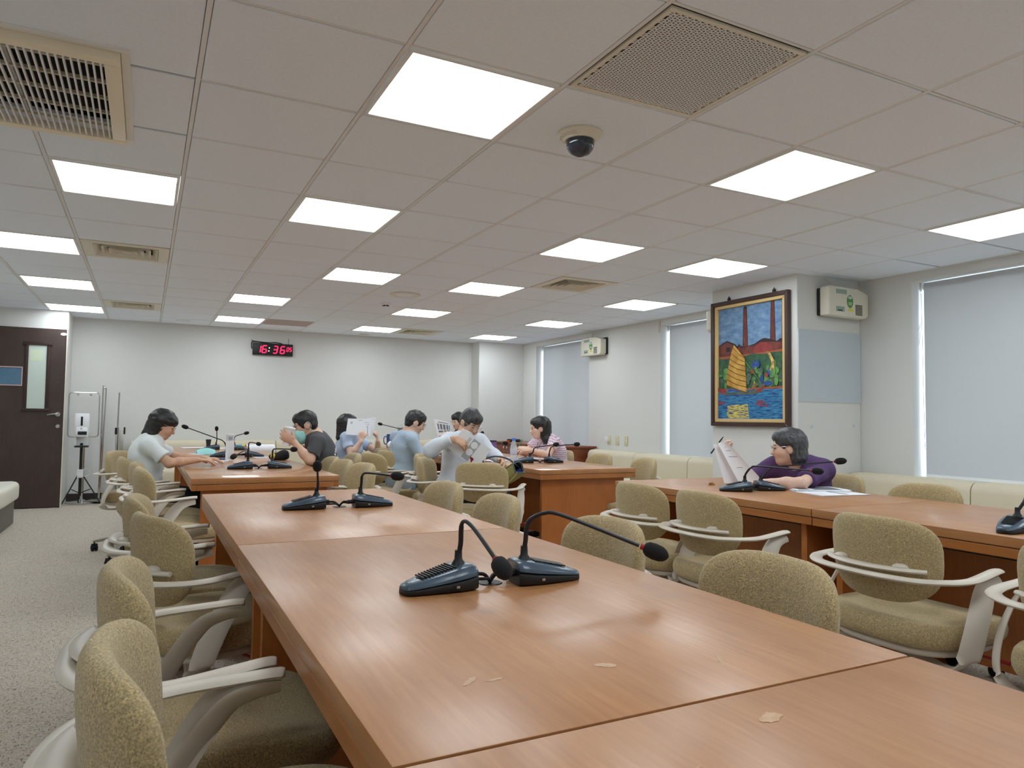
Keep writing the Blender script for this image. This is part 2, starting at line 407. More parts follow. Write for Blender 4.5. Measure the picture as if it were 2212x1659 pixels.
# four-way air diffusers
def ring_frustum(mb, h0, z0, h1, z1, th=.003):
    for (ha, za, hb, zb) in ((h0, z0, h1, z1),):
        for k in range(4):
            c_, s_ = [(1, 0), (0, 1), (-1, 0), (0, -1)][k]
            def rp(x, y, z): return (x * c_ - y * s_, x * s_ + y * c_, z)
            v = [rp(-ha, -ha, za), rp(ha, -ha, za), rp(hb, -hb, zb), rp(-hb, -hb, zb), rp(-ha, -ha, za + th), rp(ha, -ha, za + th), rp(hb, -hb, zb + th), rp(-hb, -hb, zb + th)]
            mb.add(v, [(0, 1, 2, 3), (7, 6, 5, 4), (0, 4, 5, 1), (2, 6, 7, 3)])
pl = MB(); a, b = T / 2 - .012, .215
for lo, hi in (((-a, -a, -.004), (a, -b, .006)), ((-a, b, -.004), (a, a, .006)), ((-a, -b, -.004), (-b, b, .006)), ((b, -b, -.004), (a, b, .006))): pl.bb(lo, hi)
dplate = pl.mesh('diffuser_plate', 'cream', bevel=.002, seg=1)
vanes = []
for h0, h1 in ((.213, .165), (.165, .117), (.117, .069), (.069, .03)):
    q = MB(); ring_frustum(q, h0, -.008, h1 + .012, .03); vanes.append(q.mesh('vane_ring', 'cream', angle=20))
vanes.append(MB().bb((-.03, -.012, -.006), (.03, .012, 0)).mesh('centre_plate', 'cream', bevel=.002))
dbox = MB().bb((-b, -b, .045), (b, b, .05)).mesh('diffuser_throat', 'plenum')
DL = ['square louvred air diffuser above the left end of the room, nearer of the two', 'square louvred air diffuser near the door wall, farther of the two on the left', 'square louvred air diffuser in the ceiling in front of the pillar with the painting', 'square louvred air diffuser near the far wall, right of centre']
for (i, j), lb in zip(DIFFS, DL):
    e_ = empty('air_diffuser', ((i + .5) * T, (j + .5) * T, CEIL), 0, lb, 'air vent', 'square ceiling diffusers')
    for nm, me in [('diffuser_plate', dplate), ('diffuser_throat', dbox)] + [('vane_ring', q) for q in vanes[:-1]] + [('centre_plate', vanes[-1])]: link(bpy.data.objects.new(nm, me), e_)

# large return air grille, upper left
e_ = empty('return_grille', (-.70, .94, CEIL), 0, 'large cream slatted return air grille in the ceiling, upper left corner', 'air vent')
gx, gy = .45, .43
fm = MB()
for lo, hi in (((-gx, -gy, -.035), (gx, -gy + .05, .02)), ((-gx, gy - .05, -.035), (gx, gy, .02)), ((-gx, -gy + .05, -.035), (-gx + .05, gy - .05, .02)), ((gx - .05, -gy + .05, -.035), (gx, gy - .05, .02))): fm.bb(lo, hi)
fm.build('grille_frame', 'cream2', e_, bevel=.004)
pm = MB(); o1, o2 = .03, .001
for lo, hi in (((-gx - o1, -gy - o1, -.006), (gx + o1, -gy - o2, .01)), ((-gx - o1, gy + o2, -.006), (gx + o1, gy + o1 + .03, .01)), ((-gx - o1, -gy - o2, -.006), (-gx - o2, gy + o2, .01)), ((gx + o2, -gy - o2, -.006), (gx + o1, gy + o2, .01))): pm.bb(lo, hi)
pm.build('mounting_plate', 'white', e_, bevel=.002, seg=1)
sl = MB().box((0, 0, 0), (.0065, gy * 2 - .1, .014)).mesh('slat', 'whitepl', bevel=.001, seg=1)
ns = 36
for k in range(ns):
    o = bpy.data.objects.new('slat', sl); o.location = (-gx + .05 + (k + .5) * (gx * 2 - .1) / ns, 0, -.024); link(o, e_)
cb = MB().box((0, 0, 0), (gx * 2 - .1, .014, .012)).mesh('cross_bar', 'cream2')
for k in range(5):
    o = bpy.data.objects.new('cross_bar', cb); o.location = (0, -gy + .05 + (k + .5) * (gy * 2 - .1) / 5, -.002); link(o, e_)
MB().bb((-gx + .05, -gy + .05, .04), (gx - .05, gy - .05, .05)).build('filter', 'duct', e_)

# perforated grille panel (ring and triangle openings)
e_ = empty('perforated_grille', (2.5 * T, -.5 * T, CEIL), 0, 'perforated beige ceiling panel with a ring and triangle pattern, upper right', 'air vent')
p = .027; n1, n2 = 21, 24; half = T / 2 - .016; lat = MB()
def ringm(cx, cy, r0, r1, n=10, z=0):
    v = []; 
    for k in range(n):
        a_ = 2 * math.pi * k / n; v += [(cx + r1 * math.cos(a_), cy + r1 * math.sin(a_), z), (cx + r0 * math.cos(a_), cy + r0 * math.sin(a_), z)]
    lat.add(v, [(2 * k, 2 * k + 1, 2 * ((k + 1) % n) + 1, 2 * ((k + 1) % n)) for k in range(n)])
def strip(x0, y0, x1, y1, w):
    d = Vector((x1 - x0, y1 - y0)); d.normalize(); nx, ny = -d.y * w / 2, d.x * w / 2
    lat.add([(x0 + nx, y0 + ny, 0), (x1 + nx, y1 + ny, 0), (x1 - nx, y1 - ny, 0), (x0 - nx, y0 - ny, 0)], [(0, 1, 2, 3)])
inn = half - .016
for r_ in range(n2):
    y = -inn + (r_ + .5) * 2 * inn / n2
    for c_ in range(n1):
        x = -inn + (c_ + .5 + (.25 if r_ % 2 else -.25)) * 2 * inn / n1
        ringm(x, y, .0062, .0116); strip(x - .0072, y, x + .0072, y, .005)
        if c_ < n1 - 1: strip(x + .010, y, x + 2 * inn / n1 - .010, y, .0095)
        if r_ < n2 - 1:
            dx = inn / n1; dy = 2 * inn / n2
            for sx in (-1, 1):
                L_ = math.hypot(dx, dy); strip(x + sx * dx / L_ * .010, y + dy / L_ * .010, x + sx * dx * (1 - .010 / L_), y + dy * (1 - .010 / L_), .0095)
lt = lat.build('grille_lattice', 'white', e_, loc=(0, 0, -.001), smooth=False); lt['kind'] = 'stuff'
fm = MB()
for lo, hi in (((-half, -half, -.003), (half, -inn, .008)), ((-half, inn, -.003), (half, half, .008)), ((-half, -inn, -.003), (-inn, inn, .008)), ((inn, -inn, -.003), (half, inn, .008))): fm.bb(lo, hi)
fm.build('grille_frame', 'cream', e_, bevel=.0015, seg=1)
MB().bb((-half, -half, .05), (half, half, .06)).build('grille_back', 'plenum', e_)

# dome security camera
e_ = empty('dome_camera', (1.5, .345, CEIL), 0, 'round security dome camera with a dark smoked bubble on the ceiling', 'camera')
M['smoke'] = mat('smoked_dome', srgb(40, 46, 58), .06, coat=.6, coat_r=.03)
M['clear'] = mat('clear_plastic', srgb(235, 240, 245), .05, alpha=.14)
MB().lathe([(.0, .0), (.098, .0), (.1, -.008), (.092, -.016), (.072, -.03), (.068, -.034), (.06, -.034), (.0, -.03)], 40).build('camera_collar', 'cream', e_)
MB().lathe([(.0, -.03), (.061, -.033)] + [(.061 * math.cos(a_), -.045 - .058 * math.sin(a_)) for a_ in [k * math.pi / 2 / 8 for k in range(9)]], 32).build('camera_bubble', 'smoke', e_)
rib = MB().box((0, 0, 0), (.004, .016, .003)).mesh('collar_rib', 'taupe')
for k in range(16):
    a_ = R(120 + k * 7); o = bpy.data.objects.new('collar_rib', rib); o.location = (.083 * math.cos(a_), .083 * math.sin(a_), -.0235); o.rotation_euler = (R(35), 0, a_ - math.pi / 2); link(o, e_)

# ceiling speaker, smoke detector, downlights
e_ = empty('ceiling_speaker', (2.15, 4.62, CEIL), 0, 'flat round cream speaker cover in the ceiling beside the smoke detector', 'speaker')
MB().lathe([(0, 0), (.15, 0), (.155, -.004), (.15, -.009), (.105, -.012), (.1, -.008), (0, -.008)], 40).build('speaker_rim', 'cream', e_)
MB().lathe([(0, -.0095), (.098, -.0095), (.098, -.006)], 32).build('speaker_mesh', 'ceil', e_)
e_ = empty('smoke_detector', (2.15, 5.27, CEIL), 0, 'small white smoke detector hanging from the ceiling', 'smoke detector')
MB().lathe([(0, 0), (.055, 0), (.055, -.012), (.05, -.02), (.044, -.022), (0, -.022)], 28).build('detector_base', 'whitepl', e_)
MB().lathe([(.0, -.022), (.036, -.022), (.036, -.038), (.0, -.038)], 28).build('detector_chamber', 'black', e_)
MB().lathe([(.0, -.037), (.042, -.037), (.04, -.044), (.03, -.047), (0, -.048)], 28).build('detector_cap', 'whitepl', e_)
for a_ in range(6):
    q = R(a_ * 60 + 12); MB().box((.041 * math.cos(q), .041 * math.sin(q), -.03), (.006, .006, .018), q).build('detector_post', 'whitepl', e_)
for (x, y), lb in (((2.72, 8.23), 'small round recessed ceiling fitting near the far wall, right of the clock'), ((.26, 8.04), 'small round recessed ceiling fitting near the far wall, left of the clock')):
    e_ = empty('downlight', (x, y, CEIL), 0, lb, 'ceiling light', 'small round ceiling fittings')
    MB().lathe([(.062, 0), (.085, 0), (.085, -.006), (.075, -.008), (.062, -.003)], 32).build('downlight_ring', 'white', e_)
    MB().lathe([(0, .001), (.063, -.001), (.063, .01)], 32).build('downlight_glass', 'taupe', e_)
# ------------------------------------------------------------------ conference tables
def table_module(name, x0, x1, y0, y1, label, top='wood', group='conference table sections'):
    w, d = x1 - x0 - .002, y1 - y0 - .006
    e_ = empty(name, ((x0 + x1) / 2, (y0 + y1) / 2, 0), 0, label, 'table', group)
    MB().box((0, 0, .7275), (w, d, .035)).build('table_top', top, e_, bevel=.002, seg=2)
    MB().box((0, 0, .7115 - .003), (w - .012, d - .006, .006)).build('edge_groove', 'baseb', e_, smooth=False)
    ap = MB()
    for lo, hi in (((-w / 2 + .002, -d / 2, .672), (-w / 2 + .03, d / 2, .7065)), ((w / 2 - .03, -d / 2, .672), (w / 2 - .002, d / 2, .7065)), ((-w / 2 + .03, -d / 2, .672), (w / 2 - .03, -d / 2 + .028, .7065)), ((-w / 2 + .03, d / 2 - .028, .672), (w / 2 - .03, d / 2, .7065))): ap.bb(lo, hi)
    ap.build('table_apron', 'woode', e_, bevel=.002, seg=1)
    for s_ in (-1, 1):
        MB().box((0, s_ * (d / 2 - .09), .336), (w - .12, .03, .672)).build('end_panel', 'woodz', e_, bevel=.002, seg=1)
    MB().box((0, 0, .40), (.02, d - .21, .5)).build('modesty_panel', 'woodz', e_, smooth=False)
    MB().box((0, 0, .66), (w - .2, d - .22, .02)).build('cable_tray', 'black', e_, smooth=False)
    # worn light edge along the top arris
    return e_
LX0, LX1, RX0, RX1 = .12, 1.0, 2.50, 3.38
YL = [(-2.96, -1.465), (-1.465, .02), (.02, 1.52)]
YF = [(2.42, 3.92), (3.92, 5.42), (5.42, 6.90)]
tl = ['cherry wood table section in the foreground, running out of the bottom edge of the photo', 'cherry wood table section carrying the two nearest microphones', 'cherry wood table section with the second pair of microphones, beyond the nearest seam']
for (a, b), lb in zip(YL, tl): table_module('conference_table', LX0, LX1, a, b, lb)
tl = ['glossy table section before the woman in the white top, nearest of its row', 'middle table section in the far left row, under the white bottle', 'farthest table section in the far left row, near the wall sofa']
for (a, b), lb in zip(YF, tl): table_module('conference_table', LX0, LX1, a, b, lb, 'woodgl')
tl = ['table section at the right edge of the photo with a cut off microphone', 'table section where the woman in purple sits']
for (a, b), lb in zip([(-1.49, 0), (0, 1.49)], tl): table_module('conference_table', RX0, RX1, a, b, lb)
tl = ['table section in front of the woman in pink, with a solid end panel', 'middle table section of the far right row, behind the man with the book', 'farthest table section of the far right row']
for (a, b), lb in zip(YF, tl): table_module('conference_table', RX0, RX1, a + .02, b + .02, lb, 'woodgl')

# pale scuffs on the two nearest tops (flat wear marks)
M['scuff'] = noisy('worn_varnish', srgb(200, 168, 138), srgb(190, 146, 108), 60, .5, 0)

# ------------------------------------------------------------------ chairs
RS, TH = .31, .76           # bend radius and half angle of the shell
SHY = -.175                 # rear of the shell
def bend(xa, z, off):
    """arc length xa, height z, offset outwards (to the rear)"""
    th = xa / RS; r_ = RS + off
    yy = SHY + RS - r_ * math.cos(th) - (z - .5) * .10 + .02
    return (r_ * math.sin(th), yy, z)
def make_chair():
    e_ = empty('conference_chair')
    # back: pillow shaped shell, superellipse outline, bent round a cylinder
    nu, nr = 44, 9; hw, hh, zc = .224, .142, .672
    v = []; f = []
    for side in (1, -1):
        base_i = len(v)
        for i in range(nr + 1):
            rho = math.sin(i / nr * math.pi / 2)
            for k in range(nu):
                u = 2 * math.pi * k / nu; cx, cz = sup(u, 3.3 if math.sin(u) > 0 else 2.7)
                th = .030 * max(0, 1 - rho ** 5) ** .5
                taper = 1 - .07 * (1 - cz * rho) * .5
                v.append(bend(cx * rho * hw * taper, zc + cz * rho * hh, side * th))
        for i in range(nr):
            for k in range(nu):
                a, b = base_i + i * nu + k, base_i + i * nu + (k + 1) % nu; c, d = a + nu, b + nu
                f.append((a, b, d, c) if side < 0 else (a, c, d, b))
    mb = MB(); mb.add(v, f)
    me = mb.mesh('backrest', 'fabric', angle=80)
    bm = bmesh.new(); bm.from_mesh(me); bmesh.ops.remove_doubles(bm, verts=bm.verts, dist=.0005); bmesh.ops.recalc_face_normals(bm, faces=bm.faces); bm.to_mesh(me); bm.free()
    link(bpy.data.objects.new('backrest', me), e_)
    # seat cushion and pan
    def pad(hx, hy, z0, z1, cy, n_=3.2, edge=.5, dish=0):
        rings = []; N = 36
        for q in range(9):
            t_ = q / 8; ang = (t_ - .5) * math.pi; rr = 1 - edge * (1 - math.cos(ang)) * .16
            zz = z0 + (z1 - z0) * (.5 + .5 * math.sin(ang))
            ring = []
            for k in range(N):
                x_, y_ = sup(2 * math.pi * k / N, n_); drop = -.025 * max(0, y_) ** 3 * t_
                ring.append((x_ * hx * rr, cy + y_ * hy * rr, zz + drop))
            rings.append(ring)
        for sc in (.8, .5, .2):
            rings.append([(p_[0] * sc, cy + (p_[1] - cy) * sc, p_[2] + (z1 - z0) * .08 * (1 - sc)) for p_ in rings[8]])
        return rings
    MB().loft(pad(.245, .245, .405, .485, .045)).build('seat', 'fabric', e_, angle=75)
    MB().loft(pad(.225, .215, .375, .412, .035, 3, .9)).build('seat_pan', 'taupe', e_, angle=60)
    # armrest ring round the back
    half = [(0, -.252, .630), (.10, -.246, .630), (.19, -.215, .630), (.25, -.15, .632), (.268, -.085, .634), (.266, -.03, .638), (.257, .035, .643), (.25, .085, .647), (.247, .112, .647)]
    pth = spline([(-x, y, z) for x, y, z in half[::-1]] + half[1:], 5)
    fl = []
    n_ = len(pth)
    for i in range(n_):
        q = abs(i / (n_ - 1) - .5) * 2
        tip = 1 if q < .95 else max(.35, math.sqrt(max(0, 1 - ((q - .95) / .055) ** 2)))
        fl.append((.022 * tip, .0085))
    MB().tube(pth, 1.0, 12, up=(0, 0, 1), flat=fl).build('arm_ring', 'taupe', e_, angle=60)
    # crescent handle bar on the outside of the back, on two knobs
    bp = [bend(-.168 + .336 * k / 16, .652 - .010 * 0, .046 + .012 * (1 - (2 * k / 16 - 1) ** 2)) for k in range(17)]
    bf = [(.010 + .016 * (1 - abs(2 * k / 16 - 1) ** 2.2), .0075) for k in range(17)]
    MB().tube(bp, 1.0, 10, up=(0, 0, 1), flat=bf).build('handle_bar', 'taupe', e_, angle=60)
    for xa in (-.10, .10):
        MB().lathe([(0, .0), (.026, 0), (.024, .008), (.014, .014), (0, .015)], 16).build('handle_knob', 'taupe', e_, loc=bend(xa, .655, .038))
    # arm supports: flat straps sweeping from the arm down under the seat
    for s_ in (-1, 1):
        pp = spline([(s_ * .250, .105, .622), (s_ * .252, .06, .618), (s_ * .260, .012, .596), (s_ * .272, -.045, .52), (s_ * .274, -.085, .44), (s_ * .262, -.10, .385), (s_ * .22, -.10, .352), (s_ * .15, -.07, .342), (s_ * .06, -.03, .345)], 5)
        n_ = len(pp); rings = []
        for i, p_ in enumerate(pp):
            tdir = (pp[min(i + 1, n_ - 1)] - pp[max(i - 1, 0)]).normalized(); q = i / (n_ - 1)
            nrm = Vector((0, -tdir.z, tdir.y)) if q < .62 else Vector((0, 1, 0))
            out = Vector((s_, 0, 0)) if q < .62 else Vector((0, 0, 1))
            if q < .62: wd = Vector((0, -tdir.z, tdir.y)); wd = (wd.normalized() * .8 + Vector((s_ * .6, 0, 0))).normalized() if wd.length > 1e-4 else Vector((0, 1, 0))
            else: wd = Vector((0, 1, 0))
            th_ = tdir.cross(wd).normalized(); hwid = .017 + .017 * min(1, q / .3)
            if q > .6: hwid = .034
            rings.append([p_ + wd * (hwid * math.cos(a_)) + th_ * (.0065 * math.sin(a_)) for a_ in [2 * math.pi * k / 10 for k in range(10)]])
        # keep ring orientation continuous
        for i in range(1, len(rings)):
            if (rings[i][0] - rings[i - 1][0]).length > (rings[i][5] - rings[i - 1][0]).length: rings[i] = rings[i][5:] + rings[i][:5]
        MB().loft(rings).build('arm_support', 'taupe', e_, angle=60)
    # lever, column, five star base with casters
    MB().tube([(.16, .06, .372), (.24, .075, .368), (.285, .08, .366)], .0045, 8).tube([(.262, .078, .367), (.292, .081, .3655)], .007, 8).build('height_lever', 'red', e_)
    MB().lathe([(0, .375), (.05, .375), (.05, .345), (.028, .335), (.028, .22), (.024, .22), (.024, .1), (0, .1)], 20).build('gas_column', 'taupe_d', e_)
    bs = MB().lathe([(0, .13), (.038, .128), (.046, .11), (.046, .085), (0, .08)], 20)
    for k in range(5):
        a_ = R(90 + 72 * k); ca, sa = math.cos(a_), math.sin(a_)
        bs.loft([[(r_ * ca - w_ * sa, r_ * sa + w_ * ca, z_) for w_, z_ in ((-hw_, zb), (hw_, zb), (hw_, zt), (-hw_, zt))] for r_, hw_, zb, zt in ((.03, .022, .085, .125), (.16, .018, .08, .108), (.285, .014, .07, .088))])
    base = bs.build('star_base', 'taupe_d', e_, bevel=.003, seg=1)
    cm = MB().lathe([(0, -.022), (.024, -.022), (.026, -.014), (.026, -.006), (.012, -.005), (.012, .005), (.026, .006), (.026, .014), (.024, .022), (0, .022)], 18, (0, 0, .026), 'Y').tube([(0, 0, .03), (0, 0, .075)], .006, 8).prism([(-.022, .03), (.022, .03), (.016, .058), (-.01, .06)], -.02, .02, 'Y').mesh('caster', 'rubber', angle=35)
    for k in range(5):
        a_ = R(90 + 72 * k); o = bpy.data.objects.new('caster', cm); o.location = (.272 * math.cos(a_), .272 * math.sin(a_), 0); o.rotation_euler = (0, 0, a_ + .6 * k); link(o, base)
    return e_
chair0 = make_chair()
FX, FXM, FY_, FYM = -90, 90, 0, 180      # facing +x, -x, +y, -y
CH = [  # x, y, facing, label
 (.005, -1.075, FX, 'beige fabric armchair nearest the camera, lower left corner', 'L'),
 (.00, -.51, FX, 'beige armchair second from the camera along the left side of the table', 'L'),
 (.05, .36, FX + 18, 'beige armchair third from the camera along the left side of the table', 'L'),
 (.01, .90, FX - 2, 'beige armchair fourth from the camera along the left side, tucked behind the third', 'L'),
 (-.02, -1.62, FX, 'beige armchair whose seat just enters the bottom edge of the photo', 'L'),
 (.02, 2.55, FX + 4, 'beige empty armchair just in front of the woman in white', 'L2'),
 (-.01, 3.06, FX, 'beige empty armchair between the front one and the seat of the woman in white', 'L2'),
 (-.10, 3.74, FX + 6, 'beige armchair the woman in the white top sits on', 'L2'),
 (-.20, 4.62, FX - 30, 'beige armchair pulled out beside the metal poster stands', 'L2'),
 (1.03, -1.01, FXM, 'beige armchair back at the right table edge, nearest the camera', 'B'),
 (1.04, -.34, FXM + 3, 'beige armchair back behind the foam head of the nearest long microphone', 'B'),
 (1.03, .43, FXM - 3, 'beige armchair back at the right table edge, third from the camera', 'B'),
 (1.04, 1.04, FXM + 2, 'beige armchair back at the right table edge, fourth from the camera', 'B'),
 (1.05, 2.55, FXM + 8, 'beige armchair between the rows, behind the second pair of microphones', 'B2'),
 (1.02, 3.00, FXM + 5, 'beige armchair in the middle of three empty ones behind the masked man', 'B2'),
 (1.02, 3.40, FXM, 'beige armchair right against the back of the masked man', 'B2'),
 (1.33, 3.92, FXM, 'beige armchair the masked man in the dark shirt sits on', 'B2'),
 (2.24, .72, FX, 'beige armchair seen from behind, leftmost of four along the right table', 'C'),
 (2.265, .27, FX, 'beige armchair seen from behind, second from left along the right table', 'C'),
 (2.265, -.60, FX, 'beige armchair seen from behind, third from left along the right table', 'C'),
 (2.27, -1.22, FX + 6, 'beige armchair cut off by the right edge of the photo', 'C'),
 (1.80, 4.03, FX + 15, 'beige armchair seen from behind beside the woman with raised papers', 'D'),
 (2.16, 4.88, FX + 8, 'beige armchair in front of the woman in light blue, half hidden', 'D'),
 (2.06, 4.40, FX + 10, 'beige armchair the man in the blue checked shirt sits on', 'D'),
 (1.98, 3.08, FX - 35, 'beige armchair the man with the book sits sideways on', 'D'),
 (2.14, 3.60, FX - 35, 'beige armchair just behind the elbow of the man with the book', 'D'),
 (1.62, 5.10, FX - 28, 'beige armchair the woman with raised papers sits on', 'D'),
 (2.10, 2.52, FX + 45, 'beige armchair with the olive bag hanging on it', 'D'),
 (3.52, 4.02, FXM, 'beige armchair the woman in the pink blouse sits on', 'E'),
 (3.48, 3.30, FXM, 'beige armchair right of the woman in pink, middle of three backs', 'E'),
 (3.45, 2.62, FXM - 10, 'beige armchair right of the far right table end, nearest of three backs', 'E'),
 (3.52, .78, FXM - 10, 'beige armchair the woman in purple sits on', 'F'),
 (3.36, .12, FXM, 'beige armchair back across the right table, in front of the cream sofa', 'F'),
 (3.38, -.58, FXM, 'beige armchair back at the right edge of the photo, across the table', 'F'),
]
GN = {'L': 'chairs along the left side of the near table', 'L2': 'chairs along the left side of the far table', 'B': 'chairs along the right side of the near table', 'B2': 'chairs along the right side of the far left table', 'C': 'chairs along the left side of the right table', 'D': 'chairs in the far middle aisle', 'E': 'chairs beyond the far right table', 'F': 'chairs beyond the right table'}
CHAIRS = []
for k, (x, y, a_, lb, g_) in enumerate(CH):
    o = chair0 if k == 0 else copy_tree(chair0)
    o.location = (x, y, 0); o.rotation_euler = (0, 0, R(a_)); tag(o, lb, 'chair', GN[g_]); CHAIRS.append(o)
# ------------------------------------------------------------------ sofas and benches
def cushion_profile(poly, y0, y1, nseg=10, pinch=.012):
    """extrude a closed profile (depth,height) along y with softly pinched ends"""
    rings = []
    for k in range(nseg + 1):
        t_ = k / nseg; y = y0 + (y1 - y0) * t_; e_ = max(0, 1 - min(t_, 1 - t_) / .06) ** 2
        cx = sum(p_[0] for p_ in poly) / len(poly); cz = sum(p_[1] for p_ in poly) / len(poly)
        rings.append([(cx + (p_[0] - cx) * (1 - e_ * .10), y, cz + (p_[1] - cz) * (1 - e_ * .06)) for p_ in poly])
    return rings
def rounded(x0, x1, z0, z1, r_, n=4, lean=0):
    out = []
    for cx, cz, a0 in ((x1 - r_, z0 + r_, -90), (x1 - r_, z1 - r_, 0), (x0 + r_, z1 - r_, 90), (x0 + r_, z0 + r_, 180)):
        for k in range(n + 1):
            a_ = R(a0 + 90 * k / n); zz = cz + r_ * math.sin(a_); out.append((cx + r_ * math.cos(a_) + lean * (zz - z0), zz))
    return out
def sofa_section(loc, rz, length, label, group, back=True, leather='leather', top=.73, depth=.58):
    """local: wall at x=+0, room towards -x, runs along y"""
    e_ = empty('sofa_section', loc, rz, label, 'sofa', group)
    L = length / 2 - .004
    MB().bb((-depth + .05, -L, 0), (-.03, L, .24)).build('sofa_base', 'sofabase', e_, bevel=.006)
    MB().loft(cushion_profile(rounded(-depth, -.16 if back else -.02, .24, .43, .05), -L, L)).build('seat_cushion', leather, e_, angle=60)
    if back: MB().loft(cushion_profile(rounded(-.22, -.02, .40, top, .075, 5, .04), -L, L, 12)).build('back_cushion', leather, e_, angle=60)
    return e_
ys = [5.93, 4.92, 3.93, 2.94]
lb = ['cream leather sofa section next to the brown corner cabinet', 'cream leather sofa section under the wall sockets, middle of three', 'cream leather sofa section half hidden behind the painted pillar']
for k in range(3): sofa_section((RIGHTX - .005, (ys[k] + ys[k + 1]) / 2, 0), 0, ys[k] - ys[k + 1], lb[k], 'sofas under the right windows', top=.735)
ys = [1.91, .89, -.12, -1.13]
lb = ['cream leather sofa section beside the pillar, behind the woman in purple', 'cream leather sofa section at the right edge of the photo', 'cream leather sofa section just outside the right edge']
for k in range(3): sofa_section((RIGHTX - .005, (ys[k] + ys[k + 1]) / 2, 0), 0, ys[k] - ys[k + 1], lb[k], 'sofas under the right windows', top=.715)
nm_ = ['leftmost', 'second from left', 'middle', 'fourth from left', 'rightmost']
for k in range(5):
    x0 = -.29 + k * .905
    sofa_section((x0 + .45, FARY - .005, 0), R(90), .905, '%s cream sofa section along the far wall below the clock' % nm_[k] if k != 2 else 'middle cream sofa section of five along the far wall', 'sofas along the far wall', top=.785)
e_ = sofa_section((LEFTX + .005, 6.11, 0), R(180), 1.0, 'off white padded bench at the left edge, in front of the dark door', 'bench by the door', back=True, leather='leatherw', depth=.75)
e_.children[1].name = 'bench_seat'
sofa_section((LEFTX + .005, 5.09, 0), R(180), 1.0, 'off white padded bench just outside the left edge of the photo', 'bench by the door', back=True, leather='leatherw', depth=.75)

# ------------------------------------------------------------------ corner cabinet
cb = empty('credenza', (5.10, 7.07, 0), 0, 'low red brown wooden cabinet in the far right corner behind the woman in pink', 'cabinet')
MB().bb((-.25, -1.05, .06), (.27, 1.1, .735)).build('cabinet_body', 'woodred', cb, bevel=.003)
MB().bb((-.29, -1.08, .735), (.285, 1.11, .765)).build('cabinet_top', 'woodred', cb, bevel=.006)
MB().bb((-.22, -1.02, 0), (.25, 1.08, .06)).build('plinth', 'baseb', cb)
for k in range(4):
    y0 = -1.04 + k * .533
    d_ = MB().bb((-.27, y0 + .006, .08), (-.251, y0 + .527, .72)).build('cabinet_door', 'woodred', cb, bevel=.003)
    hy = y0 + (.48 if k % 2 == 0 else .05)
    MB().tube(spline([(-.271, hy, .62), (-.295, hy + .004, .635), (-.298, hy + .008, .67), (-.29, hy + .012, .70), (-.271, hy + .014, .712)], 4), .006, 8).build('door_handle', 'chrome', d_)
MB().bb((.0, -1.056, .62), (.14, -1.049, .66)).build('end_plate', 'woodred', cb)

# ------------------------------------------------------------------ door
dr = empty('door_1', (-1.0, 7.90, 0)); dr['kind'] = 'structure'
leaf = MB().bb((-.92, -.04, .008), (-.012, -.004, 2.13)).build('door_leaf', 'door', dr, bevel=.002, seg=1)
for lo, hi in (((-.42, -.052, 1.14), (-.385, -.04, 1.96)), ((-.205, -.052, 1.14), (-.17, -.04, 1.96)), ((-.44, -.058, 1.925), (-.15, -.04, 1.965)), ((-.44, -.056, 1.14), (-.15, -.04, 1.175))):
    MB().bb(lo, hi).build('window_moulding', 'doortrim', leaf, bevel=.005)
MB().bb((-.387, -.044, 1.17), (-.203, -.0402, 1.93)).build('door_pane', 'frost', leaf)
M['note'] = mat('pale_green_note', srgb(214, 226, 200), .7)
MB().bb((-.372, -.0455, 1.74), (-.248, -.0442, 1.87)).build('door_note', 'note', leaf)
MB().lathe([(0, -.012), (.026, -.012), (.029, 0), (0, 0)], 20, (-.068, -.04, 1.11), 'Y').tube(spline([(-.068, -.05, 1.11), (-.068, -.068, 1.11), (-.09, -.07, 1.113), (-.14, -.068, 1.108), (-.175, -.066, 1.10)], 5), .0085, 8).build('door_handle', 'steel', leaf)
MB().lathe([(0, -.014), (.02, -.014), (.026, -.006), (.027, 0), (0, 0)], 20, (-.064, -.04, .966), 'Y').box((-.064, -.056, .966), (.012, .006, .03)).build('door_lock', 'steel', leaf)
MB().lathe([(0, -.003), (1, -.003), (1, 0), (0, 0)], 24, (0, 0, 0), 'Y').build('oval_plate', 'whitepl', leaf, loc=(-.042, -.0405, 2.073)).scale = (.033, 1, .017)
MB().bb((-.010, -.05, 0), (.0, -.001, 2.14)).build('door_jamb', 'cream', dr)
MB().bb((-.012, -.03, 1.09), (-.0085, -.016, 1.12)).build('latch_plate', 'steel', dr)
bd = empty('notice_board', (-1.58, 7.8585, 1.55), 0, 'slate blue board with a pink frame stuck on the dark door', 'board')
M['slate'] = noisy('slate_blue_board', srgb(78, 112, 140), srgb(92, 128, 156), 8, .5, 0)
M['pinkf'] = mat('dusty_pink_frame', srgb(196, 164, 162), .5)
MB().bb((-.14, -.004, -.10), (.133, 0, .10)).build('board_face', 'slate', bd)
for lo, hi in (((-.15, -.008, .10), (.145, 0, .113)), ((-.15, -.008, -.113), (.145, 0, -.10)), ((.133, -.008, -.10), (.145, 0, .10)), ((-.15, -.008, -.10), (-.14, 0, .10))): MB().bb(lo, hi).build('board_frame', 'pinkf', bd, bevel=.001, seg=1)

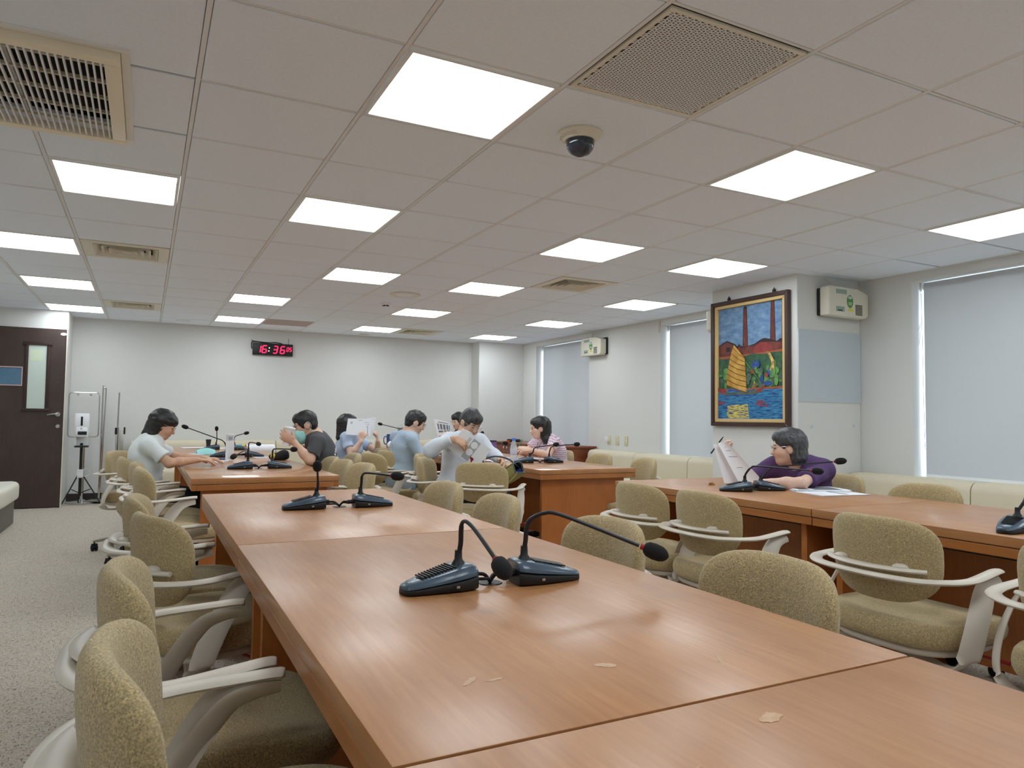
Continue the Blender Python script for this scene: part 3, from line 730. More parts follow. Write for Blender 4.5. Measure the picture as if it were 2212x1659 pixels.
# ------------------------------------------------------------------ wall clock
ck_ = empty('digital_clock', (1.463, FARY, 2.075), 0, 'black digital wall clock showing 16:36 05 in red', 'clock')
M['led'] = mat('red_led_segment', srgb(255, 20, 70), .4, emit=(1, .015, .09, 1), estr=2.2)
M['led2'] = mat('pale_led_dot', srgb(255, 230, 170), .4, emit=(1, .85, .5, 1), estr=2.2)
M['clockred'] = mat('red_clock_glow_window', srgb(70, 4, 8), .4)
MB().bb((-.275, -.05, -.085), (.275, -.002, .085)).build('clock_case', 'black', ck_, bevel=.004)
SEG = {'0': 'abcdef', '1': 'bc', '3': 'abgcd', '5': 'afgcd', '6': 'afgecd'}
def digit(ch, x, z, w, h, m_, th):
    sk = .16
    def bar(x0, z0, x1, z1):
        p_ = MB(); d = Vector((x1 - x0, 0, z1 - z0)); d.normalize(); n_ = Vector((-d.z, 0, d.x)) * th
        a_, b_ = Vector((x0, 0, z0)) + d * th * .5, Vector((x1, 0, z1)) - d * th * .5
        pts = [a_ - d * th * .4, a_ + d * th * .5 + n_, b_ - d * th * .5 + n_, b_ + d * th * .4, b_ - d * th * .5 - n_, a_ + d * th * .5 - n_]
        v = [(q.x + sk * q.z, -.0515, q.z) for q in pts] + [(q.x + sk * q.z, -.0499, q.z) for q in pts]
        p_.add(v, [tuple(range(6)), tuple(range(11, 5, -1))] + [(k, (k + 1) % 6, 6 + (k + 1) % 6, 6 + k) for k in range(6)])
        p_.build('digit_segment', m_, ck_, smooth=False)
    X, Z = x, z
    P_ = {'a': (X, Z + h, X + w, Z + h), 'g': (X, Z + h / 2, X + w, Z + h / 2), 'd': (X, Z, X + w, Z), 'f': (X, Z + h / 2, X, Z + h), 'b': (X + w, Z + h / 2, X + w, Z + h), 'e': (X, Z, X, Z + h / 2), 'c': (X + w, Z, X + w, Z + h / 2)}
    for s_ in SEG[ch]: bar(*P_[s_])
for ch, x in (('1', -.225), ('6', -.145), ('3', .005), ('6', .105)): digit(ch, x, -.052, .055, .1, 'led', .0075)
for ch, x in (('0', .19), ('5', .23)): digit(ch, x, -.018, .025, .055, 'led', .0045)
for z in (-.025, .02): MB().lathe([(0, -.0525), (.008, -.0525), (.008, -.05)], 12, (-.055 + .16 * z, 0, z), 'Y').build('colon_dot', 'led2', ck_)
MB().tube(spline([(-.285, -.02, .0), (-.292, -.02, .05), (-.285, -.03, .10), (-.24, -.03, .105), (-.18, -.03, .10), (-.15, -.03, .09), (-.05, -.03, .095), (.02, -.03, .105), (.10, -.03, .095), (.13, -.03, .086)], 6), .006, 8).tube(spline([(-.30, -.02, .125), (-.25, -.02, .11), (-.12, -.02, .10), (-.04, -.02, .10)], 5), .004, 6).build('clock_cable', 'rubber', ck_)
MB().tube([(.213, -.03, .083), (.217, -.03, .17)], .003, 6).build('antenna', 'rubber', ck_)

# ------------------------------------------------------------------ poster stands and sanitiser dispenser
st = empty('poster_stand', (-.815, 8.26, 0), 0, 'chrome poster stand with an empty rounded frame, beside the door', 'stand')
MB().lathe([(0, 0), (.172, 0), (.172, .018), (.16, .026), (.05, .034), (.03, .05), (0, .05)], 36).build('stand_base', 'chrome', st)
MB().tube([(0, 0, .04), (0, 0, .84)], .019, 14).build('stand_pole', 'chrome', st)
x0, x1, z0, z1, rr = -.175, .155, .83, 1.385, .035; lp = []
for cx, cz, a0 in ((x1 - rr, z0 + rr, -90), (x1 - rr, z1 - rr, 0), (x0 + rr, z1 - rr, 90), (x0 + rr, z0 + rr, 180)):
    for k in range(5): a_ = R(a0 + 22.5 * k); lp.append((cx + rr * math.cos(a_), -.02, cz + rr * math.sin(a_)))
MB().tube(lp, .008, 8, close=True).build('stand_frame', 'chrome', st)
for x in (-.08, .06): MB().box((x, -.02, 1.365), (.024, .012, .03)).build('clip', 'steel', st, bevel=.002)
st = empty('poster_stand', (-.585, 8.24, 0), 0, 'tall chrome stand of two close poles with a flat plate foot', 'stand')
MB().prism([(-.20, -.10), (.12, -.15), (.20, .02), (.1, .14), (-.13, .12)], .028, .038).build('stand_base', 'steel', st, bevel=.003)
MB().tube(spline([(-.045, 0, .012), (-.042, 0, .5), (-.04, 0, 1.40), (-.034, 0, 1.445), (-.022, 0, 1.452), (-.01, 0, 1.44), (-.008, 0, 1.39), (-.018, 0, .9), (-.03, 0, .3), (-.04, 0, .012)], 6), .010, 8).build('stand_pole', 'chrome', st)
MB().lathe([(.0, .83), (.016, .83), (.016, .87), (0, .87)], 12, (-.035, 0, 0)).build('collar', 'steel', st)
st = empty('poster_stand', (-.445, 8.18, 0), 0, 'slim chrome stand with a black height clamp, behind the pulled out chair', 'stand')
MB().lathe([(0, 0), (.172, 0), (.172, .016), (.155, .024), (.04, .03), (.03, .05), (0, .05)], 36).build('stand_base', 'chrome', st)
MB().tube([(-.005, 0, .04), (-.002, 0, .95)], .017, 12).tube([(-.002, 0, .9), (.004, 0, 1.38), (.006, -.008, 1.395)], .010, 10).build('stand_pole', 'chrome', st)
MB().box((.045, 0, .70), (.05, .02, .46)).build('slide_rail', 'steel', st, bevel=.004)
MB().box((-.015, -.012, .905), (.03, .04, .085)).box((.078, 0, .91), (.02, .04, .09)).build('clamp', 'black', st, bevel=.005)

sd = empty('sanitiser_dispenser', (-.82, 8.0, 0), 0, 'white automatic hand sanitiser dispenser on a black tripod stand', 'dispenser')
MB().tube([(0, 0, .12), (0, 0, .76)], .016, 12).build('tripod_pole', 'black', sd)
for a_ in (200, 335, 95):
    ca, sa = math.cos(R(a_)), math.sin(R(a_)); L_ = .21 if a_ == 200 else .28
    MB().tube([(ca * .02, sa * .02, .385), (ca * L_ * .9, sa * L_ * .5, .03), (ca * L_, sa * L_ * .55, .008)], .0075, 8).tube([(0, 0, .15), (ca * L_ * .45, sa * L_ * .28, .2)], .006, 6).build('tripod_leg', 'black', sd)
MB().box((0, -.02, .39), (.066, .05, .10)).build('power_box', 'whitepl', sd, bevel=.008)
MB().tube(spline([(.02, -.05, .44), (.08, -.05, .45), (.10, -.05, .40), (.07, -.05, .36), (-.02, -.05, .37), (-.03, -.05, .42), (.05, -.055, .43)], 6), .003, 6).build('cable', 'whitepl', sd)
MB().loft([[(x_ * w_, -.05 + y_ * d_, z_) for x_, y_ in [sup(2 * math.pi * k / 24, 5) for k in range(24)]] for z_, w_, d_ in ((.885, .078, .05), (.90, .082, .055), (1.0, .082, .056), (1.115, .080, .054), (1.125, .074, .048))]).build('dispenser_body', 'whitepl', sd, angle=50)
MB().loft([[(x_ * w_, -.065 + y_ * d_, z_) for x_, y_ in [sup(2 * math.pi * k / 24, 4) for k in range(24)]] for z_, w_, d_ in ((.84, .066, .05), (.86, .07, .058), (.93, .07, .058), (.955, .066, .045))]).build('dispenser_nozzle', 'whitepl', sd, angle=50)
MB().box((.0, -.1075, 1.03), (.022, .006, .11)).build('level_window', 'black', sd, bevel=.009)
MB().box((.01, -.124, .885), (.095, .008, .042)).build('sensor_window', 'black', sd, bevel=.004)
MB().box((-.062, -.02, .80), (.02, .08, .17)).box((.0, .012, .80), (.13, .02, .17)).build('back_plate', 'whitepl', sd, bevel=.006)
MB().box((.005, -.06, .722), (.15, .13, .02)).build('drip_tray', 'black', sd, bevel=.008)
MB().lathe([(0, 0), (.011, .004), (.008, .014), (0, .024)], 12).build('drop_mark', 'steel', sd, loc=(0, -.122, .935))

# ------------------------------------------------------------------ wall mounted air cleaners
def purifier(loc, rz, label, flip=False):
    """local: wall plane y=0, front faces -y, origin at bottom centre"""
    e_ = empty('air_purifier', loc, rz, label, 'air purifier', 'wall mounted air purifiers')
    hw = .245
    MB().bb((-hw, -.035, .004), (hw, -.001, .235)).build('back_housing', 'black', e_, bevel=.008)
    o_ = [(-hw, 0), (hw * .86, -.004), (hw, .02), (hw, .205), (hw * .45, .245), (-hw * .9, .248), (-hw, .235)]
    MB().prism(o_, -.125, -.03, 'Y').build('front_cover', 'cream', e_, bevel=.014, seg=3)
    q = .1256
    M.setdefault('lblgreen', mat('grey_green_label', srgb(150, 168, 158), .5)); M.setdefault('green', mat('green_sticker', srgb(92, 148, 70), .5)); M.setdefault('yellow', mat('yellow_sticker', srgb(232, 214, 60), .5))
    MB().bb((-.16, -q - .001, .185), (-.03, -q + .001, .222)).build('name_label', 'lblgreen', e_)
    MB().prism([(.01 + .038 * math.cos(a_) + (.038 if a_ < 0 and math.cos(a_) > 0 else 0) * 0, .128 + .055 * math.sin(a_)) for a_ in [2 * math.pi * k / 24 for k in range(24)]], -q - .001, -q + .001, 'Y').build('round_sticker', 'green', e_)
    MB().prism([(.010 + .026 * math.cos(a_), .160 + .013 * math.sin(a_)) for a_ in [2 * math.pi * k / 16 for k in range(16)]], -q - .002, -q, 'Y').build('sticker_sky', 'panel', e_)
    MB().bb((-.012, -q - .002, .112), (.032, -q, .118)).bb((-.008, -q - .002, .098), (.028, -q, .104)).build('sticker_text', 'whitepl', e_)
    MB().bb((-.005, -q - .001, .045), (.045, -q + .001, .068)).build('yellow_tag', 'yellow', e_)
    cp = MB().bb((-.16, -q - .001, .035), (-.06, -q + .001, .078)).build('control_panel', 'lblgreen', e_)
    for k in range(3): MB().box((-.135 + .02 * k, -q - .002, .045), (.010, .004, .010)).build('button', 'black', cp)
    sl_ = MB().box((0, 0, 0), (.085, .004, .006)).mesh('vent_slot', 'black')
    for k in range(8):
        o = bpy.data.objects.new('vent_slot', sl_); o.location = (.12, -q, .022 + .0115 * k); link(o, e_)
    MB().tube(spline([(-.10, -.05, .245), (-.095, -.04, .27), (-.105, -.02, .30), (-.14, -.004, .325)], 5), .006, 8).build('power_cable', 'cream', e_)
    return e_
purifier((5.105, 1.93, 2.02), 0, 'cream wall air purifier with stickers on the pillar, right of the painting')
purifier((RIGHTX, 6.0, 2.01), R(-90), 'cream wall air purifier on the far right wall above the sofa')
purifier((4.91, 2.925, 1.985), R(180), 'air purifier seen edge on, peeking out behind the painting pillar')
tv = empty('wall_display', (4.90, 2.925, 1.57), 0, 'thin black display edge peeking out behind the painting pillar', 'display')
MB().bb((-.24, .001, -.21), (.24, .035, .21)).build('panel_body', 'black', tv, bevel=.004)
MB().bb((-.243, .004, -.20), (-.24, .03, -.17)).build('panel_label', 'whitepl', tv)

# sockets and a plug on the right wall
def socket(y, label, plug=False):
    e_ = empty('wall_socket', (RIGHTX, y, .86), 0, label, 'socket', 'wall sockets above the sofa')
    MB().bb((-.008, -.037, -.058), (-.0005, .037, .058)).build('socket_plate', M.setdefault('ivory', mat('ivory_plastic', srgb(214, 206, 160), .4)), e_, bevel=.003)
    MB().bb((-.0095, -.02, -.032), (-.008, .02, .032)).build('socket_insert', 'cream', e_, bevel=.002)
    for z in (-.016, .016):
        MB().bb((-.0102, -.008, z - .005), (-.0094, -.004, z + .005)).bb((-.0102, .004, z - .005), (-.0094, .008, z + .005)).build('socket_slot', 'black', e_)
    if plug:
        MB().box((-.03, .01, .012), (.045, .05, .06)).build('plug', 'whitepl', e_, bevel=.006)
        MB().tube(spline([(-.05, .03, .01), (-.07, .06, .0), (-.07, .12, -.06), (-.05, .19, -.13), (-.03, .24, -.16)], 6), .003, 6).build('plug_cord', 'cream', e_)
socket(5.715, 'ivory wall socket with a white plug and cord', True); socket(5.53, 'ivory wall socket in the middle of the three'); socket(5.335, 'ivory wall socket rightmost of the three')
e_ = empty('conduit', (RIGHTX, 4.66, 2.2), 0, 'short grey vertical cover strip at the ceiling beside the middle blind', 'cover strip')
MB().bb((-.02, -.012, 0), (-.0005, .012, .14)).build('conduit_cover', 'taupe', e_, bevel=.002)

# ------------------------------------------------------------------ framed painting
pt = empty('framed_painting', (4.63, 2.445, 1.085), 0, 'framed painting of a yellow sailed boat, chimneys and blue water', 'painting')
HWp, Hp = .455, 1.148
def frame(w0, w1, h0, h1, d0, d1, nm, m_):
    """rails between the outer rectangle (w0,h0 inset) and the inner (w1,h1 inset); x runs out of the wall"""
    q = MB()
    for a_ in range(4):
        if a_ == 0: p_ = [(-HWp + w0, h0), (HWp - w0, h0), (HWp - w1, h1), (-HWp + w1, h1)]
        elif a_ == 1: p_ = [(HWp - w0, h0), (HWp - w0, Hp - h0), (HWp - w1, Hp - h1), (HWp - w1, h1)]
        elif a_ == 2: p_ = [(HWp - w0, Hp - h0), (-HWp + w0, Hp - h0), (-HWp + w1, Hp - h1), (HWp - w1, Hp - h1)]
        else: p_ = [(-HWp + w0, Hp - h0), (-HWp + w0, h0), (-HWp + w1, h1), (-HWp + w1, Hp - h1)]
        r_ = MB().prism(p_, -d1, -d0, 'X'); r_.build(nm, m_, pt, bevel=.003, seg=1)
M['frame'] = wood('dark_mahogany_frame', srgb(52, 30, 24), srgb(64, 38, 30), srgb(72, 44, 34), .3, .3, 'Z')
M['matb'] = noisy('gold_linen_mat', srgb(206, 176, 120), srgb(218, 190, 136), 400, .6, .1)
frame(0, .036, 0, .036, .004, .045, 'frame_rail', 'frame')
frame(.036, .072, .036, .066, .004, .03, 'mat_board', 'matb')
for y in (.24, -.29): MB().box((-.02, y, Hp + .012), (.012, .028, .026)).tube([(-.02, y - .014, Hp + .02), (-.02, y, Hp + .04), (-.02, y + .014, Hp + .02)], .004, 6).build('hanger', 'black', pt)
u0, u1, v0, v1 = HWp - .072, -HWp + .072, .066, Hp - .066
def pm(name, c1, c2, sc, stretch=(1, 1, 1), stops=(.35, .65)):
    m_ = mat(name, c1, .45); t_ = NT(m_); f_ = t_.noise(t_.coords(stretch), sc, 5, .6); t_.base(t_.ramp(f_, [(stops[0], c1), (stops[1], c2)])); t_.bump(f_, .2, .002); return m_
PM = [pm('paint_sky', srgb(58, 100, 150), srgb(140, 172, 200), 5, (1, 2.2, 4.5), (.25, .8)),
      pm('paint_brick', srgb(86, 36, 32), srgb(120, 58, 48), 12), pm('paint_red_house', srgb(128, 42, 44), srgb(150, 62, 58), 10), pm('paint_dark_outline', srgb(40, 22, 26), srgb(56, 30, 32), 9),
      pm('paint_orange_earth', srgb(150, 78, 48), srgb(170, 96, 60), 9), pm('paint_green', srgb(34, 70, 56), srgb(60, 104, 66), 16), pm('paint_leaf', srgb(70, 124, 66), srgb(112, 158, 84), 20),
      pm('paint_blue_flower', srgb(28, 54, 130), srgb(52, 92, 168), 18), pm('paint_sail', srgb(176, 126, 44), srgb(214, 170, 78), 10), pm('paint_batten', srgb(120, 84, 34), srgb(226, 196, 120), 30),
      pm('paint_hull', srgb(66, 84, 78), srgb(96, 112, 96), 14), pm('paint_water', srgb(16, 58, 122), srgb(60, 146, 190), 4, (1, 3, 24), (.38, .62)),
      pm('paint_water_yellow', srgb(28, 70, 120), srgb(222, 206, 98), 4, (1, 4, 34), (.42, .55)), pm('paint_water_red', srgb(40, 60, 120), srgb(150, 70, 78), 5, (1, 4, 28), (.4, .55)), pm('paint_dark_batten', srgb(96, 62, 26), srgb(128, 88, 40), 20)]
cv = MB(); lay = [0]
def pp_(poly, mi):
    lay[0] += 1; x = -.0065 - .00012 * lay[0]
    v = [(x, u0 + (u1 - u0) * a_, v0 + (v1 - v0) * b_) for a_, b_ in poly]; cv.add(v, [tuple(range(len(v)))], mi)
def ell(cu, cvv, ru, rv, mi, n=14, a0=0): pp_([(cu + ru * math.cos(2 * math.pi * k / n + a0), cvv + rv * math.sin(2 * math.pi * k / n + a0)) for k in range(n)], mi)
pp_([(0, .25), (1, .25), (1, 1), (0, 1)], 0)
pp_([(.385, .60), (.475, .60), (.455, .985), (.43, .998), (.40, .985)], 3); pp_([(.395, .60), (.467, .60), (.447, .97), (.408, .97)], 1)
pp_([(.80, .62), (.885, .62), (.868, 1), (.815, 1)], 3); pp_([(.81, .62), (.875, .62), (.86, 1), (.823, 1)], 1); pp_([(.965, .6), (1, .6), (1, 1), (.972, 1)], 1)
pp_([(0, .55), (1, .55), (1, .665), (.95, .675), (.90, .655), (.86, .665), (.80, .68), (.72, .692), (.65, .68), (.58, .655), (.48, .64), (.40, .638), (.355, .65), (.33, .665), (.30, .645), (.27, .668), (.13, .708), (0, .668)], 3)
pp_([(0, .55), (.3, .55), (.3, .638), (.26, .655), (.13, .694), (0, .655)], 1); pp_([(.30, .55), (1, .55), (1, .65), (.93, .645), (.80, .655), (.70, .66), (.55, .64), (.36, .625)], 1)
pp_([(.54, .575), (.84, .575), (.84, .62), (.74, .655), (.66, .66), (.57, .625)], 2); pp_([(.12, .605), (.19, .605), (.19, .645), (.12, .645)], 3); pp_([(.30, .57), (.36, .57), (.345, .64), (.31, .63)], 2)
pp_([(0, .53), (1, .55), (1, .585), (.8, .575), (.5, .57), (.3, .565), (0, .565)], 4)
pp_([(0, .24), (1, .24), (1, .562), (.85, .565), (.7, .555), (.55, .57), (.4, .55), (.25, .555), (.12, .54), (0, .55)], 5)
rg = random.Random(3)
for k in range(70):
    ell(rg.uniform(.02, .98), rg.uniform(.27, .47), rg.uniform(.015, .05), rg.uniform(.012, .035), rg.choice([5, 6, 6, 6, 10]), 9, rg.random() * 6)
for cu, cvv, ru, rv, mi in ((.57, .47, .03, .03, 7), (.63, .475, .03, .035, 7), (.55, .41, .03, .02, 2), (.81, .40, .03, .035, 7), (.76, .375, .025, .02, 2), (.69, .34, .025, .04, 7), (.78, .305, .06, .02, 7), (.9, .33, .03, .05, 6), (.85, .40, .04, .05, 6)): ell(cu, cvv, ru, rv, mi)
pp_([(.765, .57), (.79, .58), (.83, .545), (.875, .49), (.87, .42), (.80, .41), (.835, .46), (.825, .50), (.785, .545)], 9)
pp_([(0, .235), (.9, .235), (1, .24), (1, .275), (.5, .268), (0, .27)], 4)
pp_([(0, 0), (1, 0), (1, .255), (0, .255)], 11); pp_([(.14, .005), (.50, .005), (.48, .13), (.16, .12)], 12); pp_([(.60, .12), (.80, .10), (.70, .165), (.62, .16)], 13); pp_([(0, .125), (.12, .13), (.10, .16), (0, .155)], 13)
pp_([(.0, .255), (.10, .235), (.45, .24), (.60, .25), (.74, .29), (.745, .28), (.68, .225), (.58, .21), (.10, .208), (.03, .232)], 10)
pp_([(.10, .213), (.58, .213), (.66, .222), (.57, .203), (.12, .202)], 7); pp_([(0, .285), (.13, .265), (.14, .235), (.06, .222), (0, .255)], 2); pp_([(.58, .228), (.74, .293), (.75, .285), (.68, .235)], 2)
pp_([(.16, .245), (.42, .245), (.38, .265), (.18, .268)], 7); pp_([(.56, .255), (.61, .255), (.60, .30), (.57, .305)], 4); ell(.583, .315, .014, .012, 9)
S_ = [(.265, .662), (.435, .535), (.445, .43), (.465, .232), (.145, .305), (.15, .40), (.185, .505), (.225, .60)]
pp_(S_, 8)
for k in range(8):
    t_ = k / 7; L1 = [(.225, .615), (.19, .52), (.155, .42), (.145, .305)]; 
    def ip(P, s): s *= len(P) - 1; i = min(int(s), len(P) - 2); f_ = s - i; return (P[i][0] * (1 - f_) + P[i + 1][0] * f_, P[i][1] * (1 - f_) + P[i + 1][1] * f_)
    a_ = ip([(.25, .635), (.19, .52), (.155, .42), (.145, .305)], t_); b_ = ip([(.435, .535), (.445, .45), (.455, .34), (.465, .232)], t_); m1 = ((a_[0] + b_[0]) / 2, (a_[1] + b_[1]) / 2 - .012)
    for p0, p1 in ((a_, m1), (m1, b_)): pp_([(p0[0], p0[1] - .0035), (p1[0], p1[1] - .0035), (p1[0], p1[1] + .0035), (p0[0], p0[1] + .0035)], 14)
pp_([(.445, .50), (.449, .505), (.69, .31), (.685, .305)], 6)
cv.build('canvas', PM, pt, smooth=False, fixn=False)
MB().bb((-.006, -HWp + .01, .01), (-.001, HWp - .01, Hp - .01)).build('backing', 'matb', pt)

# repaired spots on the pillar's side
for x in (4.79, 5.31): MB().lathe([(0, 0), (.016, 0), (.016, -.0015), (0, -.0015)], 14, (0, 0, 0), 'Y').build('filled_hole', 'panel', bpy.data.objects['wall_pillar'], loc=(x, 1.9295, 1.09 if x < 5 else 1.10))
# ------------------------------------------------------------------ gooseneck microphones
TZ = .745
def mic_parts():
    L, out = .165, {}
    # outline half widths along the length (0 = rear, 1 = nose) with heights
    st_ = [(0, .046, .050), (.06, .050, .052), (.2, .052, .050), (.45, .047, .041), (.7, .038, .031), (.88, .030, .024), (.97, .024, .019), (1, .016, .015)]
    def ring(t_, hw, z0, z1, k=5):
        y = -L / 2 + L * t_; return [(x_ * hw, y, (z0 + z1) / 2 + z_ * (z1 - z0) / 2) for x_, z_ in [sup(2 * math.pi * (q + .5) / 16, k) for q in range(16)]]
    out['lower_case'] = MB().loft([ring(t_, hw * .97, .001, .012 + .022 * (1 - t_), 6) for t_, hw, h in st_]).mesh('lower_case', 'black', angle=45)
    up = []
    for t_, hw, h in st_:
        zb = .012 + .022 * (1 - t_); y = -L / 2 + L * t_
        up.append([(-hw, y, zb), (-hw * .97, y, zb + (h - zb) * .45), (-hw * .72, y, h * .97 + .002), (-hw * .5, y, h + .003), (hw * .5, y, h + .003), (hw * .72, y, h * .97 + .002), (hw * .97, y, zb + (h - zb) * .45), (hw, y, zb)])
    out['upper_case'] = MB().loft(up).mesh('upper_case', 'micblue', bevel=.0015, seg=1, angle=35)
    sg = MB()
    for k in range(11):
        t_ = .30 + .045 * k; h = .050 - (t_ - .2) * .036 + .0045; y = -L / 2 + L * t_; hw = .026 - (t_ - .3) * .014
        sg.box((0, y, h + .0006), (hw * 2, .004, .003))
    out['speaker_grille'] = sg.mesh('speaker_grille', 'black', smooth=False)
    out['talk_button'] = MB().lathe([(0, .004), (.011, .003), (.013, 0), (0, 0)], 18, (0, L / 2 - .024, .0225)).mesh('talk_button', 'micbtn')
    out['neck_socket'] = MB().lathe([(0, 0), (.017, 0), (.013, .008), (.009, .014), (.008, .034), (0, .034)], 16, (0, -L / 2 + .028, .05)).mesh('neck_socket', 'black')
    out['side_notch'] = MB().bb((-.0525, -.03, .012), (.0525, -.022, .017)).mesh('side_notch', 'steel')
    return out
MP = mic_parts()
def microphone(x, y, ang, neck, label, cable=None, group='gooseneck table microphones', table_z=TZ):
    """ang: direction of the nose in degrees; neck: world points from the bend to the head"""
    rz = R(ang - 90); e_ = empty('microphone', (x, y, table_z), rz, label, 'microphone', group)
    for nm, me in MP.items(): link(bpy.data.objects.new(nm, me), e_)
    inv = Matrix.Rotation(-rz, 4, 'Z') @ Matrix.Translation((-x, -y, -table_z))
    base = Vector((0, -.165 / 2 + .028, .07))
    pts = [base] + [inv @ Vector(p_) for p_ in neck]; head = pts[-1]
    sp = spline(pts, 8); d = (sp[-1] - sp[-3]).normalized()
    MB().tube(sp, [.0058 if k < len(sp) * .45 else .0046 for k in range(len(sp))], 8).build('gooseneck', M.setdefault('neck', mat('dark_flexible_neck', srgb(44, 44, 50), .38, metal=.4)), e_)
    MB().tube([head + d * .003, head + d * .0115], .0070, 12).build('red_ring', 'red', e_)
    hp = [head + d * q for q in (.010, .013, .020, .034, .050, .060, .066, .069)]
    MB().tube(hp, [.006, .0115, .0165, .0185, .0175, .0135, .008, .002], 14).build('foam_head', 'foam', e_, angle=70)
    if cable:
        c_ = [Vector((.012, -.08, .024)), Vector((.012, -.10, .022))] + [inv @ Vector(p_) for p_ in cable]
        MB().tube(spline(c_, 6), .0042, 8).tube([(.012, -.078, .026), (.012, -.112, .023)], .008, 8).tube(spline([p_ + Vector((-.022, 0, -.006)) for p_ in c_[:-1]] + [c_[-1]], 6), .0036, 8).build('cable', 'rubber', e_)
    return e_
def hole(x, y): return [(x, y, TZ + .002)]
def hole_mid(x0, x1, y, z=.03): return [((x0 + x1) / 2, y + .006, TZ + z), (x1, y, TZ + .003)]
MC = [
 (.452, -.735, 187, [(.507, -.738, .845), (.503, -.755, .893), (.506, -.80, .892), (.502, -.925, .846)], 'microphone in the foreground with its neck bent towards the camera', (.592, -.715)),
 (.722, -.745, -6, [(.668, -.745, .84), (.672, -.752, .885), (.70, -.77, .906), (.74, -.80, .902), (.875, -.905, .842)], 'microphone in the foreground with its long neck stretched to the right', (.592, -.715)),
 (.455, .785, 185, [(.51, .77, .84), (.505, .755, .875), (.495, .715, .905)], 'microphone of the second pair with its round head facing the camera', (.61, .81)),
 (.745, .775, -4, [(.692, .772, .845), (.692, .76, .878), (.71, .745, .889), (.78, .66, .884)], 'microphone of the second pair with its neck bent to the right', (.61, .81)),
 (.475, 3.19, 182, [(.527, 3.17, .84), (.518, 3.14, .881), (.49, 3.10, .878), (.43, 3.01, .853)], 'microphone right in front of the white bottle with its neck bent down towards the camera', (.605, 3.2)),
 (.75, 3.19, -2, [(.694, 3.175, .84), (.695, 3.16, .88), (.72, 3.13, .888), (.79, 3.03, .889)], 'microphone near the masked man, right one of its pair', (.605, 3.2)),
 (.475, 4.74, 182, [(.527, 4.74, .84), (.50, 4.74, .89), (.42, 4.73, .925), (.215, 4.70, 1.004)], 'microphone behind the white bottle with a long neck reaching to the left', (.605, 4.75)),
 (.775, 4.75, -2, [(.718, 4.74, .84), (.722, 4.72, .875), (.74, 4.68, .88), (.77, 4.61, .873)], 'microphone behind the bent one, with a small head to the right', (.605, 4.75)),
 (.515, 6.27, 190, [(.568, 6.2, .85), (.565, 6.18, .91), (.56, 6.15, .95)], 'farthest microphone on the left row with its neck straight up', None),
 (.80, 6.16, -3, [(.745, 6.2, .85), (.752, 6.19, .89), (.79, 6.15, .91), (.83, 6.12, .923)], 'farthest microphone on the left row with its neck bent to the right', None),
 (2.80, 3.27, 160, [(2.848, 3.19, .84), (2.85, 3.165, .878), (2.87, 3.1, .892), (2.915, 2.97, .911)], 'left microphone of the pair before the woman in pink', (2.935, 3.215)),
 (3.07, 3.20, 0, [(3.018, 3.2, .84), (3.03, 3.185, .884), (3.05, 3.12, .898), (3.11, 2.955, .914)], 'right microphone of the pair before the woman in pink', (2.935, 3.215)),
 (2.755, .72, 155, [(2.797, .683, .84), (2.80, .648, .876), (2.83, .615, .886), (3.005, .435, .872)], 'left microphone of the pair before the woman in purple', (2.89, .74)),
 (2.985, .685, -25, [(2.935, .69, .82), (2.95, .66, .862), (2.985, .62, .882), (3.165, .42, .917)], 'right microphone of the pair before the woman in purple, with a raised long neck', (2.89, .74)),
 (2.63, -.755, 190, [(2.70, -.76, .85), (2.72, -.77, .89), (2.78, -.80, .905), (2.92, -.9, .90)], 'microphone cut off by the right edge of the photo', (2.76, -.74)),
 (2.80, 4.78, 175, [(2.855, 4.77, .85), (2.88, 4.75, .885), (2.95, 4.70, .888), (3.22, 4.55, .872)], 'microphone half hidden behind the man with the book, head by the purple tumbler', None),
 (3.06, 4.74, 0, [(3.0, 4.74, .85), (2.99, 4.70, .90), (2.975, 4.60, .935), (2.958, 4.50, .965)], 'microphone with its head rising beside the man with the book', None),
 (2.80, 6.25, 180, [(2.855, 6.22, .86), (2.82, 6.2, .93), (2.72, 6.18, .965), (2.41, 6.14, 1.035)], 'farthest microphone on the right row, neck stretched left above the mug', None)]
for x, y, a_, nk, lb, hl in MC:
    cab = None
    if hl:
        rear = Vector((x, y, 0)) - Vector((math.cos(R(a_)), math.sin(R(a_)), 0)) * .105
        cab = [((rear.x + hl[0]) / 2, (rear.y + hl[1]) / 2, TZ + .022), (hl[0], hl[1], TZ + .004)]
    microphone(x, y, a_, nk, lb, cab)
for (x, y), lb in (((.592, -.715), 'black cable grommet between the two nearest microphones'), ((.61, .81), 'black cable grommet between the second pair of microphones'), ((.605, 3.2), 'black cable grommet on the table with the white bottle'), ((2.935, 3.215), 'black cable grommet before the woman in pink'), ((2.89, .74), 'black cable grommet before the woman in purple')):
    o = MB().lathe([(0, .001), (.02, .0012), (.027, .0018), (.029, 0), (0, 0)], 24).build('cable_grommet', 'black', None, loc=(x, y, TZ)); tag(o, lb, 'grommet', 'table cable grommets')
